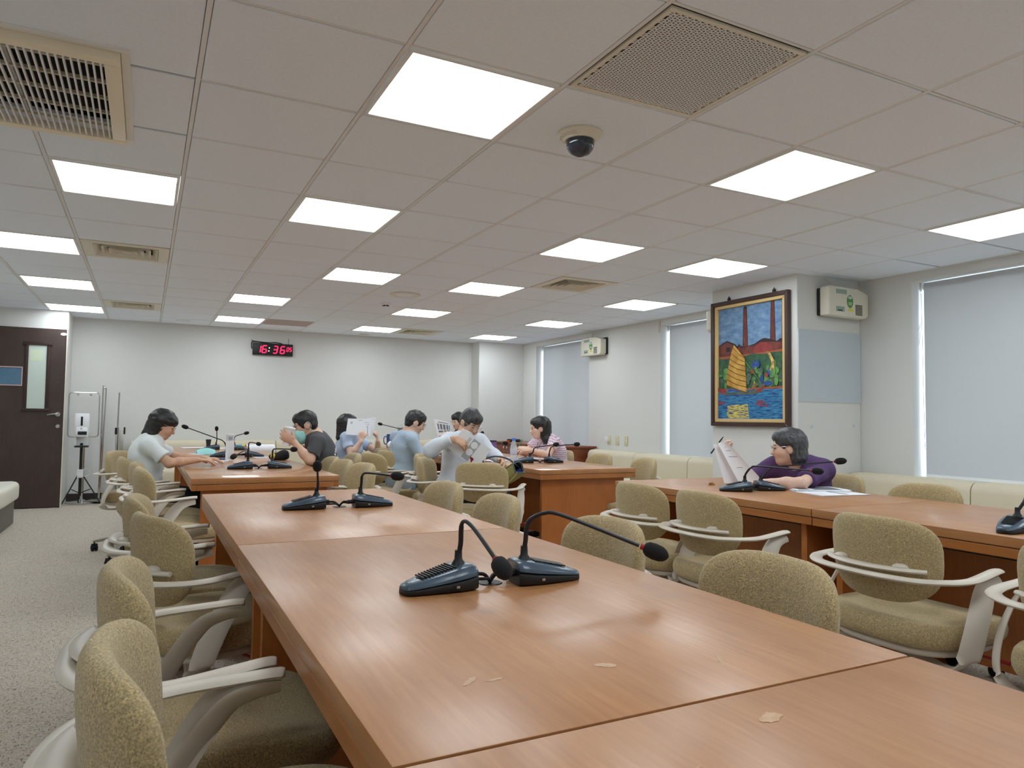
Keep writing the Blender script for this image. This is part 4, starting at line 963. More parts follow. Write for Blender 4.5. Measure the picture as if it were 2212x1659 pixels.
# ------------------------------------------------------------------ people: signed distance bodies turned into one continuous skin
class SDF:
    def __init__(s): s.p = []
    def cone(s, a, b, ra, rb, k=.02, op=1): s.p.append(('c', np.array(a, float), np.array(b, float), ra, rb, k, op)); return s
    def cap(s, a, b, ra, rb, k=.01, op=1): s.p.append(('y', np.array(a, float), np.array(b, float), ra, rb, k, op)); return s
    def flat(s, a, b, ra, rb, side, q, k=.03, op=1): s.p.append(('f', np.array(a, float), np.array(b, float), ra, rb, k, op, np.array(side, float), q)); return s
    def ell(s, c, r, m=None, k=.02, op=1): s.p.append(('e', np.array(c, float), np.array(r, float), np.eye(3) if m is None else np.array(m, float), 0, k, op)); return s
    def chain(s, pts, rad, k=.02):
        for i in range(len(pts) - 1): s.cone(pts[i], pts[i + 1], rad[i], rad[i + 1], k)
        return s
    @staticmethod
    def bounds(q):
        if q[0] == 'e': r_ = q[2].max(); return q[1] - r_, q[1] + r_
        r_ = max(q[3], q[4]) * (1.5 if q[0] == 'y' else 1); return np.minimum(q[1], q[2]) - r_, np.maximum(q[1], q[2]) + r_
    @staticmethod
    def dist(q, X, Y, Z):
        if q[0] == 'e':
            c, r_, m = q[1], q[2], q[3]; px, py, pz = X - c[0], Y - c[1], Z - c[2]
            l0 = px * m[0, 0] + py * m[0, 1] + pz * m[0, 2]; l1 = px * m[1, 0] + py * m[1, 1] + pz * m[1, 2]; l2 = px * m[2, 0] + py * m[2, 1] + pz * m[2, 2]
            k0 = np.sqrt((l0 / r_[0]) ** 2 + (l1 / r_[1]) ** 2 + (l2 / r_[2]) ** 2); k1 = np.sqrt((l0 / r_[0] ** 2) ** 2 + (l1 / r_[1] ** 2) ** 2 + (l2 / r_[2] ** 2) ** 2)
            return k0 * (k0 - 1) / np.maximum(k1, 1e-6)
        a, b, ra, rb = q[1:5]; ba = b - a; L2 = max(float(ba @ ba), 1e-9)
        px, py, pz = X - a[0], Y - a[1], Z - a[2]; t_ = (px * ba[0] + py * ba[1] + pz * ba[2]) / L2; tc = np.clip(t_, 0, 1)
        dx, dy, dz = px - tc * ba[0], py - tc * ba[1], pz - tc * ba[2]
        if q[0] == 'c': return np.sqrt(dx * dx + dy * dy + dz * dz) - (ra + tc * (rb - ra))
        if q[0] == 'y':
            dx, dy, dz = px - t_ * ba[0], py - t_ * ba[1], pz - t_ * ba[2]; rd = np.sqrt(dx * dx + dy * dy + dz * dz) - (ra + tc * (rb - ra)); L_ = math.sqrt(L2)
            return np.maximum(rd, np.abs(t_ - .5) * L_ - L_ / 2)
        side, qq = q[7], q[8]; ax = ba / math.sqrt(L2); n_ = np.cross(ax, side); n_ /= max(np.linalg.norm(n_), 1e-6)
        dn = dx * n_[0] + dy * n_[1] + dz * n_[2]; e2 = dx * dx + dy * dy + dz * dz + dn * dn * (1 / qq ** 2 - 1)
        return (np.sqrt(e2) - (ra + tc * (rb - ra))) * (.5 + .5 * qq)
    def mesh(s, name, vox, mats, wrinkle=0, wf=30, seed=1, colour=None, paint=()):
        bs = [s.bounds(q) for q in s.p if q[6] > 0]; lo = np.min([b[0] for b in bs], 0) - 3 * vox - .01; hi = np.max([b[1] for b in bs], 0) + 3 * vox + .01
        n = np.ceil((hi - lo) / vox).astype(int) + 1; ax = [lo[i] + vox * np.arange(n[i]) for i in range(3)]
        ax = [a.astype(np.float32) for a in ax]; D = np.full(n, .08, np.float32)
        for q in s.p:
            bl, bh = s.bounds(q); k = q[5]; mg = k + 2.5 * vox
            i0 = np.maximum(((bl - mg - lo) / vox).astype(int), 0); i1 = np.minimum(((bh + mg - lo) / vox).astype(int) + 2, n)
            if (i1 <= i0).any(): continue
            sl_ = tuple(slice(a, b) for a, b in zip(i0, i1)); d = s.dist(q, ax[0][sl_[0]][:, None, None], ax[1][sl_[1]][None, :, None], ax[2][sl_[2]][None, None, :]).astype(np.float32)
            A = D[sl_]
            if q[6] > 0: h = np.clip(.5 + .5 * (A - d) / k, 0, 1); D[sl_] = A + (d - A) * h - k * h * (1 - h)
            else:
                d = -d; h = np.clip(.5 - .5 * (A - d) / k, 0, 1); D[sl_] = A + (d - A) * h + k * h * (1 - h)
        if wrinkle:
            rg_ = np.random.RandomState(seed); W_ = np.zeros_like(D)
            for _ in range(5):
                v = rg_.normal(size=3); v *= wf * rg_.uniform(.6, 1.5) / np.linalg.norm(v); ph = rg_.uniform(0, 6.28)
                W_ += np.sin(ax[0][:, None, None] * v[0] + ax[1][None, :, None] * v[1] + ax[2][None, None, :] * v[2] + ph)
            D += W_ * (wrinkle / 2.2)
        inside = D < 0
        cnt = np.zeros(np.array(D.shape) - 1, np.int8)
        for a in (0, 1):
            for b in (0, 1):
                for c in (0, 1): cnt += inside[a:D.shape[0] - 1 + a, b:D.shape[1] - 1 + b, c:D.shape[2] - 1 + c]
        act = np.argwhere((cnt > 0) & (cnt < 8)); idx = np.full(cnt.shape, -1, np.int32); idx[tuple(act.T)] = np.arange(len(act))
        acc = np.zeros((len(act), 3)); num = np.zeros(len(act)); cr = [(a, b, c) for a in (0, 1) for b in (0, 1) for c in (0, 1)]
        for a in cr:
            for d_ in range(3):
                if a[d_]: continue
                b = list(a); b[d_] = 1; va = D[act[:, 0] + a[0], act[:, 1] + a[1], act[:, 2] + a[2]]; vb = D[act[:, 0] + b[0], act[:, 1] + b[1], act[:, 2] + b[2]]
                m_ = (va < 0) != (vb < 0); t_ = np.where(m_, va / np.where(m_, va - vb, 1), 0); p_ = np.repeat(np.array(a, float)[None], len(act), 0); p_[:, d_] += t_
                acc += p_ * m_[:, None]; num += m_
        V = lo + (act + acc / num[:, None]) * vox
        F = []
        for d_ in range(3):
            sh = [slice(None)] * 3; sh2 = [slice(None)] * 3; sh[d_] = slice(0, -1); sh2[d_] = slice(1, None)
            e_ = np.argwhere(inside[tuple(sh)] != inside[tuple(sh2)]); u, w = (d_ + 1) % 3, (d_ + 2) % 3
            ok = (e_[:, u] > 0) & (e_[:, w] > 0) & (e_[:, u] < cnt.shape[u]) & (e_[:, w] < cnt.shape[w]); e_ = e_[ok]
            q4 = []
            for du, dw in ((-1, -1), (0, -1), (0, 0), (-1, 0)):
                c_ = e_.copy(); c_[:, u] += du; c_[:, w] += dw; q4.append(idx[c_[:, 0], c_[:, 1], c_[:, 2]])
            q4 = np.stack(q4, 1); fl = ~inside[e_[:, 0], e_[:, 1], e_[:, 2]]; q4[fl] = q4[fl][:, ::-1]; F.append(q4)
        F = np.concatenate(F); F = F[(F >= 0).all(1)]
        # two gentle smoothing passes
        for _ in range(2):
            S1 = np.zeros_like(V); C1 = np.zeros(len(V))
            for a, b in ((0, 1), (1, 2), (2, 3), (3, 0)):
                np.add.at(S1, F[:, a], V[F[:, b]]); np.add.at(C1, F[:, a], 1)
            V = V * .5 + .5 * S1 / np.maximum(C1, 1)[:, None]
        me = bpy.data.meshes.new(name); me.vertices.add(len(V)); me.vertices.foreach_set('co', V.astype(np.float32).ravel())
        me.loops.add(len(F) * 4); me.loops.foreach_set('vertex_index', F.astype(np.int32).ravel()); me.polygons.add(len(F))
        me.polygons.foreach_set('loop_start', np.arange(0, len(F) * 4, 4, dtype=np.int32)); me.polygons.foreach_set('use_smooth', np.ones(len(F), bool))
        me.update(); me.validate()
        if colour is not None:
            C_ = np.tile(np.array(colour, float), (len(V), 1))
            for c, r_, m, col_, soft in paint:
                l_ = (V - np.array(c)) @ np.array(m).T; dd = np.sqrt(((l_ / np.array(r_)) ** 2).sum(1)); w = np.clip((1 - dd) / soft, 0, 1)[:, None]; C_ = C_ * (1 - w) + np.array(col_) * w
            at_ = me.color_attributes.new('tone', 'FLOAT_COLOR', 'POINT'); at_.data.foreach_set('color', C_.astype(np.float32).ravel())
        me.materials.append(M[mats] if isinstance(mats, str) else mats); return me

m = mat('skin', srgb(205, 160, 130), .5); t = NT(m); a_ = t.n('ShaderNodeAttribute', attribute_name='tone'); nz = t.noise(t.coords(), 60, 2)
t.base(t.mix(.08, a_.outputs['Color'], t.ramp(nz, [(.4, srgb(150, 90, 70)), (.6, srgb(240, 200, 170))]))); M['skin'] = m
def hair_mat(name, c1, c2):
    m = mat(name, c1, .42, spec=.6); t = NT(m); f = t.noise(t.coords((90, 90, 9)), 1.6, 3); t.base(t.ramp(f, [(.35, c1), (.72, c2)])); t.bump(f, .5, .004); M[name] = m; return name
hair_mat('black_hair', srgb(16, 15, 17), srgb(38, 35, 36)); hair_mat('dark_brown_hair', srgb(26, 22, 21), srgb(52, 42, 38)); hair_mat('greying_hair', srgb(30, 30, 32), srgb(84, 84, 86)); hair_mat('grey_streaked_hair', srgb(34, 36, 40), srgb(88, 90, 94))
def cloth(name, c1, c2, sc=120, st=(1, 1, 1), rough=.85): M[name] = noisy(name, c1, c2, sc, rough, .15, .0015, st); return name
cloth('white_knit', srgb(214, 222, 222), srgb(224, 230, 230)); cloth('charcoal_cotton', srgb(70, 70, 74), srgb(80, 80, 84)); cloth('light_blue_cotton', srgb(176, 194, 222), srgb(188, 204, 230)); cloth('pale_shirting', srgb(204, 211, 221), srgb(214, 220, 229)); cloth('plum_jersey', srgb(78, 54, 98), srgb(92, 66, 112)); cloth('dark_trousers', srgb(34, 34, 40), srgb(46, 46, 52)); cloth('denim', srgb(120, 140, 168), srgb(140, 158, 182)); cloth('black_cotton', srgb(26, 26, 30), srgb(36, 36, 40))
# blue check shirt and pink patterned blouse: woven pattern
m = mat('blue_check_shirting', srgb(150, 172, 196), .85); t = NT(m); v = t.coords()
wa = t.n('ShaderNodeTexWave', wave_type='BANDS', bands_direction='X'); wa.inputs['Scale'].default_value = 34; t.l(v, wa.inputs['Vector']); wb = t.n('ShaderNodeTexWave', wave_type='BANDS', bands_direction='Z'); wb.inputs['Scale'].default_value = 34; t.l(v, wb.inputs['Vector'])
t.base(t.mix(t.mix(.5, wa.outputs['Fac'], wb.outputs['Fac']), srgb(144, 164, 186), srgb(182, 197, 211))); M['blue_check'] = m
m = mat('pink_patterned_blouse', srgb(216, 190, 206), .85); t = NT(m); v = t.coords(); wa = t.n('ShaderNodeTexWave', wave_type='RINGS'); wa.inputs['Scale'].default_value = 16; wa.inputs['Distortion'].default_value = 6; wa.inputs['Detail'].default_value = 2; t.l(v, wa.inputs['Vector'])
t.base(t.ramp(wa.outputs['Fac'], [(.0, srgb(176, 146, 178)), (.3, srgb(222, 200, 214)), (1, srgb(232, 214, 222))])); M['pink_print'] = m

SK1, SK2, SK3 = srgb(216, 176, 152), srgb(228, 192, 172), srgb(206, 162, 134)
def V3(*a): return np.array(a, float)
def unit(v): v = np.array(v, float); return v / max(np.linalg.norm(v), 1e-9)

def head_frame(skull, yaw, pitch, roll=0):
    y_, p_ = R(yaw), R(pitch); f = V3(math.cos(y_) * math.cos(p_), math.sin(y_) * math.cos(p_), -math.sin(p_)); r_ = unit(np.cross(f, V3(0, 0, 1))); u = np.cross(r_, f)
    c_, s_ = math.cos(R(roll)), math.sin(R(roll)); r2, u2 = r_ * c_ + u * s_, u * c_ - r_ * s_
    m = np.stack([r2, f, u2]); c = np.array(skull, float) + .012 * f - .035 * u2; return c, m
HS = .93
def add_head(S_, c, m, fem=False):
    h_ = HS * (.95 if fem else 1); P_ = lambda x, y, z: c + m.T @ (V3(x, y, z) * h_)
    E_ = lambda x, y, z, rx, ry, rz, k=.02, op=1: S_.ell(P_(x, y, z), (rx * h_, ry * h_, rz * h_), m, k, op)
    E_(0, -.014, .034, .074, .094, .086, .03); E_(0, .026, -.025, .060, .066, .085, .03); E_(0, .052, -.088, .033, .03, .024, .03)
    for s_ in (-1, 1):
        E_(s_ * .036, .056, -.03, .026, .026, .028); E_(s_ * .074, -.008, -.012, .011, .028, .034, .006)
        E_(s_ * .033, .098, .004, .017, .014, .010, .012, -1); E_(s_ * .032, .083, .002, .012, .010, .008, .004)
    S_.cone(P_(0, .083, .008), P_(0, .106, -.030), .007, .010, .012); E_(0, .103, -.034, .016, .011, .009, .008)
    E_(0, .086, -.055, .021, .010, .006, .006); E_(0, .085, -.064, .018, .010, .006, .006); E_(0, .075, .022, .05, .014, .008)
def head_paint(c, m, lips=srgb(176, 96, 90), brow=srgb(40, 30, 28), fem=False):
    h_ = HS * (.95 if fem else 1); P_ = lambda x, y, z: c + m.T @ (V3(x, y, z) * h_); I = m; out = [(P_(0, .093, -.060), (.024, .016, .012), I, lips, .5)]
    for s_ in (-1, 1):
        out += [(P_(s_ * .033, .094, .002), (.016, .02, .0075), I, srgb(42, 30, 26), .35), (P_(s_ * .034, .088, .022), (.024, .026, .006), I, brow, .5), (P_(s_ * .05, .075, -.03), (.03, .03, .03), I, srgb(220, 164, 142), 2.4)]
    return out
def add_hand(S_, w, d, n, right, curl=.4, spread=1.0, grip=0, sc=1.0):
    d = unit(d); n = unit(np.array(n, float) - d * (np.array(n, float) @ d)); th = np.cross(d, n) * (1 if right else -1)
    w = np.array(w, float); S_.flat(w + d * .012 * sc, w + d * .075 * sc, .028 * sc, .037 * sc, th, .42, .014)
    for k, (o_, L_) in enumerate(((.030, .070), (.0105, .078), (-.0095, .072), (-.029, .056))):
        o_ *= sc; L_ *= sc; p_ = w + d * (.082 - .004 * abs(k - 1)) * sc + th * o_; dr_ = unit(d + th * o_ * 5 * spread); a_ = 0; pts = [p_ - d * .012]; rad = [.0105 * sc]
        for q, (fr_, inc) in enumerate(((.44, 38), (.31, 52), (.25, 34))):
            a_ += R(inc) * (curl + (.08 * (k - 1.5)) * grip); v = dr_ * math.cos(a_) + n * math.sin(a_); pts.append(pts[-1] + v * (L_ * fr_ + (.012 if q == 0 else 0))); rad.append((.0098, .009, .0078)[q] * sc)
        S_.chain(pts, rad, .004)
    b = w + d * .026 * sc + th * .026 * sc; v1 = unit(d * .75 + th * .75 + n * (.25 + grip * .6)); v2 = unit(d * .95 + th * (.35 - .5 * grip) + n * (.3 + grip * .5))
    S_.chain([b, b + v1 * .036 * sc, b + v1 * .036 * sc + v2 * .032 * sc, b + v1 * .036 * sc + v2 * .032 * sc + unit(v2 + n * .2) * .022 * sc], [.0145 * sc, .0115 * sc, .0105 * sc, .0085 * sc], .008)

def person(x, y, label, hip, shc, face, skull, hyaw, hpitch, arms, shw=.18, hroll=0, skin=SK1, shirt=('white_knit', 'short'), trousers='dark_trousers', legs=True, hair=None, hairm='black_hair', fem=False, glasses=None, lips=None, thigh=None, wide=1.0, collar=False, wr=.0035, knees=None, sleeve=.62, seed=1, vneck=False, group='people at the tables', shoes='black'):
    O = V3(x, y, 0); L = lambda p_: np.array(p_, float) - O; fa = R(face); f = V3(math.cos(fa), math.sin(fa), 0); r_ = V3(math.sin(fa), -math.cos(fa), 0)
    h, s_c = L(hip), L(shc); up = unit(s_c - h); nk = s_c + V3(0, 0, .045) + f * .005; c, m = head_frame(L(skull), hyaw, hpitch, hroll); hs_ = HS * (.95 if fem else 1); P_ = lambda a, b, d: c + m.T @ (V3(a, b, d) * hs_)
    B = SDF(); C = SDF(); T_ = SDF(); tl_ = np.linalg.norm(s_c - h)
    bend_ = f * .02
    pts = [h, h + up * tl_ * .38 - bend_ * .4, h + up * tl_ * .72 - bend_, s_c - up * .03]; af = .86 if fem else .95; rad = [.160 * wide, .135 * wide, .148 * wide, .112]
    C.flat(h - up * .07, h, rad[0] + .004, rad[0] + .006, r_, .74, .04)
    for i in range(3):
        B.flat(pts[i], pts[i + 1], rad[i] - .012, rad[i + 1] - .012, r_, .68, .05); C.flat(pts[i], pts[i + 1], rad[i] + .006, rad[i + 1] + .008, r_, .70, .05)
    if fem: C.ell(pts[2] + f * .075 - up * .03, (.12, .055, .06), np.stack([r_, f, np.cross(r_, f)]), .06)
    B.cone(nk - V3(0, 0, .03), P_(0, -.03, -.05), .058 if not fem else .05, .054 if not fem else .046, .025)
    add_head(B, c, m, fem); paint = head_paint(c, m, lips or srgb(176, 98, 90), fem=fem)
    R_ = {}
    for sg, a in zip((1, -1), arms):      # right, left
        sh = s_c + r_ * sg * shw - up * .012 if a.get('sh') is None else L(a['sh']); el, wr_ = L(a['elbow']), L(a['wrist'])
        B.cone(nk - V3(0, 0, .01), sh, .04, .044 * af, .05); C.cone(nk - V3(0, 0, .034), sh, .046, .052 * af, .06)
        B.chain([sh, el], [.045 * af, .038 * af], .03); B.chain([el, el + (wr_ - el) * .35, wr_], [.038 * af, .038 * af, .026 * af], .02)
        add_hand(B, wr_, a['dir'], a['n'], sg > 0, a.get('curl', .4), a.get('spread', 1), a.get('grip', 0), .92 if fem else 1)
        if shirt[1] == 'short':
            e_ = sh + (el - sh) * sleeve; C.cone(sh, sh + (e_ - sh) * .35, .056 * af, .056 * af, .05); C.cap(sh, e_, .056 * af, .064 * af, .014)
        else:
            C.chain([sh, el], [.056, .051], .04); w2 = el + (wr_ - el) * a.get('cuff', .93); C.cone(el, el + (w2 - el) * .6, .050, .042, .02); C.cap(el, w2, .048, .037, .01)
    if legs:
        for k, sg in enumerate((1, -1)):
            hp = h + r_ * sg * .085 - V3(0, 0, .01); kn = h + r_ * sg * (.10) + f * .40 + V3(0, 0, .5 - h[2] - .01) if knees is None else L(knees[k]); an = V3(kn[0], kn[1], .09) - f * .04
            B.chain([hp, kn, an, an + f * .13 - V3(0, 0, .055)], [.078, .052, .036, .028], .03); T_.chain([hp, kn, an + V3(0, 0, .03)], [.088, .066, .055], .04)
        T_.flat(h - r_ * .06 - V3(0, 0, .01), h + r_ * .06 - V3(0, 0, .01), .10, .10, r_, .9, .04)
    sk_ = skin; body = bpy.data.objects.new('person', B.mesh('person', .0055, 'skin', colour=sk_, paint=paint)); body.location = (x, y, 0); link(body); tag(body, label, 'person', group)
    C.cone(nk + V3(0, 0, .005), nk + V3(0, 0, .09), .056, .062, .012, -1)
    if not collar: C.ell(nk + f * .035 + V3(0, 0, .03), (.07, .065, .055), None, .015, -1)
    if vneck: C.cone(nk + f * .06, nk + f * .12 - V3(0, 0, .10), .05, .018, .01, -1)
    if shirt[0]: link(bpy.data.objects.new('shirt', C.mesh('shirt', .0065, shirt[0], wrinkle=wr, wf=42, seed=seed)), body)
    if legs:
        link(bpy.data.objects.new('trousers', T_.mesh('trousers', .009, trousers, wrinkle=.003, wf=26, seed=seed)), body)
        for k, sg in enumerate((1, -1)):
            kn = h + r_ * sg * (.10) + f * .40 if knees is None else L(knees[k]); a0 = V3(kn[0], kn[1], .045) - f * .07
            link(bpy.data.objects.new('shoe', SDF().cone(a0, a0 + f * .14, .043, .036, .02).ell(a0 + V3(0, 0, .04), (.045, .05, .045), None, .02).mesh('shoe', .008, shoes)), body)
    if hair:
        H_ = SDF(); hair(H_, P_, m); link(bpy.data.objects.new('hair', H_.mesh('hair', .005, hairm, wrinkle=.0018, wf=150, seed=seed + 3)), body)
    if collar:
        q = MB(); ring0, ring1, ring2 = [], [], []
        for k in range(20):
            a_ = R(20 + 320 * k / 19) + fa; dv = V3(math.cos(a_), math.sin(a_), 0); b0 = nk + V3(0, 0, -.012) + f * .004; drop = .02 * max(0, math.cos(a_ - fa))
            ring0.append(b0 + dv * .066 - V3(0, 0, drop)); ring1.append(b0 + dv * .062 + V3(0, 0, .036 - drop)); ring2.append(b0 + dv * .076 + V3(0, 0, .0 - drop * 1.6))
        n_ = 20; q.add(ring0 + ring1 + ring2, [(k, k + 1, n_ + k + 1, n_ + k) for k in range(n_ - 1)] + [(n_ + k, n_ + k + 1, 2 * n_ + k + 1, 2 * n_ + k) for k in range(n_ - 1)])
        o = q.build('collar', shirt[0], body, angle=60); sd_ = o.modifiers.new('thick', 'SOLIDIFY'); sd_.thickness = .003
    if glasses:
        q = MB(); ax = [P_(-1, 0, 0) - c]
        for s_ in (-1, 1):
            q.tube([P_(s_ * .034 + .025 * math.cos(a_), .104 - .006 * abs(math.cos(a_)), .002 + .019 * math.sin(a_)) for a_ in [2 * math.pi * k / 16 for k in range(16)]], .0012, 6, close=True)
            q.tube([P_(s_ * .058, .100, .008), P_(s_ * .078, .06, .010), P_(s_ * .082, .0, .008), P_(s_ * .080, -.02, -.006)], .0012, 6)
        q.tube([P_(-.011, .104, .004), P_(0, .108, .008), P_(.011, .104, .004)], .0012, 6); q.build('glasses', glasses, body)
        g2 = MB()
        for s_ in (-1, 1): g2.add([P_(s_ * .034 + .024 * math.cos(a_), .1035 - .006 * abs(math.cos(a_)), .002 + .018 * math.sin(a_)) for a_ in [2 * math.pi * k / 16 for k in range(16)]], [tuple(range(16))])
        g2.build('lenses', 'clear', body)
    return body, dict(P=P_, m=m, c=c, nk=nk, f=f, r=r_, up=up, shc=s_c)

def hair_short(front=1.0):
    def fn(H_, P_, m):
        h_ = HS; E_ = lambda x, y, z, rx, ry, rz, k=.02, op=1: H_.ell(P_(x, y, z), (rx * h_, ry * h_, rz * h_), m, k, op)
        E_(0, -.012, .042, .080, .100, .087); E_(0, -.050, -.012, .072, .053, .078, .03); E_(0, .056, .066, .056, .040, .038, .03)
        for s_ in (-1, 1): E_(s_ * .062, .016, .015, .017, .040, .048)
        E_(0, .110, -.054, .09, .075, .085, .006, -1); E_(0, .03, -.115, .12, .075, .07, .01, -1); E_(0, -.07, -.145, .12, .12, .055, .01, -1)
        for s_ in (-1, 1): E_(s_ * .086, -.006, -.022, .022, .030, .036, .006, -1)
    return fn
def hair_bob(length=.13, fringe=True, ear=False, vol=1.0, flip=0):
    def fn(H_, P_, m):
        v = vol; h_ = HS * .95; E_ = lambda x, y, z, rx, ry, rz, k=.02, op=1: H_.ell(P_(x, y, z), (rx * h_, ry * h_, rz * h_), m, k, op)
        K_ = lambda a, b, ra, rb, k: H_.cone(P_(*a), P_(*b), ra * h_, rb * h_, k)
        E_(0, -.012, .044, .083 * v, .102, .090); K_((0, -.045, .02), (0, -.060, -.03 - length), .080 * v, .060 * v, .04)
        for s_ in (-1, 1):
            K_((s_ * .060, -.030 if not ear else -.045, .03), (s_ * .064, -.036 if not ear else -.05, -.035 - length * .9), .034 * v, .036 * v, .03)
            if not ear and not fringe: K_((s_ * .066, .02, .03), (s_ * .070, .0, -.03 - length * .8), .022, .020, .03)
            if flip: E_(s_ * .066, -.065, -.02 - length, .050, .055, .042)
        if fringe: E_(0, .062, .048, .062, .042, .042, .025)
        else: E_(0, .048, .074, .054, .040, .034, .03)
        E_(0, .118, -.062 if fringe else -.045, .068, .078, .092 if fringe else .112, .006, -1); E_(0, .065, -.16, .066, .075, .09, .02, -1)
        E_(0, -.05, -.05 - length - .085, .17, .17, .055, .01, -1)
        if ear:
            for s_ in (-1, 1): E_(s_ * .090, .010, -.018, .030, .030, .036, .008, -1)
    return fn
# ---- woman in a white knit top, bent over her papers on the left
person(-.12, 3.72, 'woman in a white short sleeved top bent over papers at the left table', (-.13, 3.72, .55), (-.09, 3.72, .915), 0, (-.012, 3.70, 1.085), -6, 24,
  [dict(elbow=(.030, 3.49, .775), wrist=(.225, 3.57, .792), dir=(.9, .25, -.10), n=(0, .1, -1), curl=.35, sh=(-.105, 3.555, .905)),
   dict(elbow=(.09, 3.95, .79), wrist=(.29, 3.86, .785), dir=(.95, -.25, -.05), n=(0, 0, -1), curl=.3)], shw=.165, fem=True, skin=SK3, shirt=('white_knit', 'short'), hair=hair_bob(.075, True, False, 1.02), hairm='black_hair', glasses='steel', trousers='dark_trousers', seed=2, sleeve=.72)
# ---- masked man in a charcoal T-shirt with a paper cup
b2, k2 = person(1.30, 3.82, 'man in a dark grey T-shirt and teal face mask holding a paper cup', (1.21, 3.84, .56), (1.138, 3.82, .93), 165, (1.048, 3.82, 1.093), 172, 16,
  [dict(elbow=(1.13, 4.06, .78), wrist=(1.06, 3.97, .865), dir=(-.85, -.45, .25), n=(.2, -.6, .5), curl=.7, grip=.5),
   dict(elbow=(1.035, 3.55, .775), wrist=(.925, 3.62, .915), dir=(-.80, .05, .55), n=(.15, .9, .25), curl=.55, grip=.55, sh=(1.11, 3.635, .915))], shw=.195, skin=SK1, shirt=('charcoal_cotton', 'short'), hair=hair_short(), wide=1.08, glasses='black', trousers='dark_trousers', seed=3, sleeve=.78)
P_, mm = k2['P'], k2['m']
fm_ = SDF(); fm_.ell(P_(0, .062, -.066), (.062, .060, .060), mm, .02); fm_.ell(P_(0, .060, -.112), (.052, .05, .048), mm, .03); fm_.ell(P_(0, -.06, -.06), (.12, .085, .14), mm, .01, -1); fm_.ell(P_(0, .10, .03), (.09, .08, .058), mm, .01, -1)
M['teal'] = noisy('teal_mask_cloth', srgb(158, 228, 228), srgb(182, 240, 240), 40, .8, .3, .002, (1, 1, 8)); link(bpy.data.objects.new('face_mask', fm_.mesh('face_mask', .005, 'teal', wrinkle=.002, wf=120)), b2)
q = MB()
for s_ in (-1, 1): q.tube(spline([P_(s_ * .056, .045, -.035), P_(s_ * .082, .01, .005), P_(s_ * .088, -.022, .02), P_(s_ * .09, -.04, -.015), P_(s_ * .08, -.02, -.06), P_(s_ * .056, .03, -.09)], 5), .0018, 6)
q.build('mask_loop', 'whitepl', b2)
# white printed emblem on the back of the T-shirt: flat decal shapes that follow the shirt
sh_ = [o for o in b2.children if o.name.startswith('shirt')][0]
bx = bmesh.new(); bx.from_mesh(sh_.data); from mathutils.bvhtree import BVHTree
tree = BVHTree.FromBMesh(bx); bx.free()
def decal(pts_uv, mi, mb_, back, right, up_, ctr):
    vs = []
    for a, b in pts_uv:
        o0 = Vector(ctr + right * a + up_ * b + back * .4); hit = tree.ray_cast(o0, Vector(-back)); p_ = hit[0] + Vector(back) * .0035 if hit[0] else o0
        vs.append(p_)
    mb_.add(vs, [tuple(range(len(vs)))], mi)
dm = MB(); bk = -k2['f']; ct = k2['shc'] - k2['up'] * .15
rg = random.Random(5)
for k in range(9):
    a_ = R(30 + 15 * k); 
    for q_ in (0, 1): decal([(.10 * math.cos(a_ + d_) * s2, .10 * math.sin(a_ + d_) * s2 - .02) for d_, s2 in ((-.07, .85), (.07, .85), (.07, 1.12 - .15 * q_), (-.07, 1.12 - .15 * q_))], 0, dm, bk, k2['r'], k2['up'], ct)
for cx, cz, w_, h_, mi in ((0, .0, .055, .035, 1), (-.02, .0, .015, .02, 0), (.022, .0, .015, .02, 0), (0, -.045, .05, .03, 0), (-.02, -.09, .02, .04, 2), (.025, -.085, .018, .045, 0), (0, -.15, .065, .012, 0)):
    decal([(cx + w_ * x_, cz + h_ * z_) for x_, z_ in ((-1, -1), (0, -1.1), (1, -1), (1.1, 0), (1, 1), (0, 1.1), (-1, 1), (-1.1, 0))], mi, dm, bk, k2['r'], k2['up'], ct - np.array((0, 0, .0)))
dm.build('shirt_print', ['paper', 'inkd', 'red'], b2, smooth=False)
# ---- woman in light blue holding papers before her face
b3, k3 = person(1.74, 5.0, 'woman in a light blue top holding printed papers up before her face', (1.74, 5.02, .56), (1.715, 4.97, .93), -28, (1.67, 4.93, 1.075), -12, 4,
  [dict(elbow=(1.665, 4.71, .755), wrist=(1.745, 4.66, .885), dir=(.25, .05, .95), n=(.55, .75, .1), curl=.85, grip=.7),
   dict(elbow=(2.0, 4.95, .76), wrist=(1.965, 4.84, .885), dir=(-.15, -.02, .97), n=(-.8, .3, .1), curl=.85, grip=.7)], shw=.175, fem=True, skin=SK2, shirt=('light_blue_cotton', 'short'), hair=hair_bob(.11, False), wide=1.06, trousers='dark_trousers', seed=4, sleeve=.62)
# ---- man in a blue checked shirt, seen from the side
b4, k4 = person(2.06, 4.27, 'man in a blue checked shirt looking down, seen from the side', (2.03, 4.27, .56), (2.085, 4.25, .94), 18, (2.145, 4.23, 1.118), -4, 22,
  [dict(elbow=(2.13, 4.02, .775), wrist=(2.36, 4.14, .80), dir=(.9, .3, -.1), n=(0, 0, -1), curl=.4, sh=(2.06, 4.07, .915)),
   dict(elbow=(2.29, 4.47, .78), wrist=(2.50, 4.42, .80), dir=(.95, -.2, -.1), n=(0, 0, -1), curl=.4)], shw=.19, skin=SK1, shirt=('blue_check', 'long'), hair=hair_short(), glasses='black', collar=True, trousers='denim', wr=.005, seed=5)
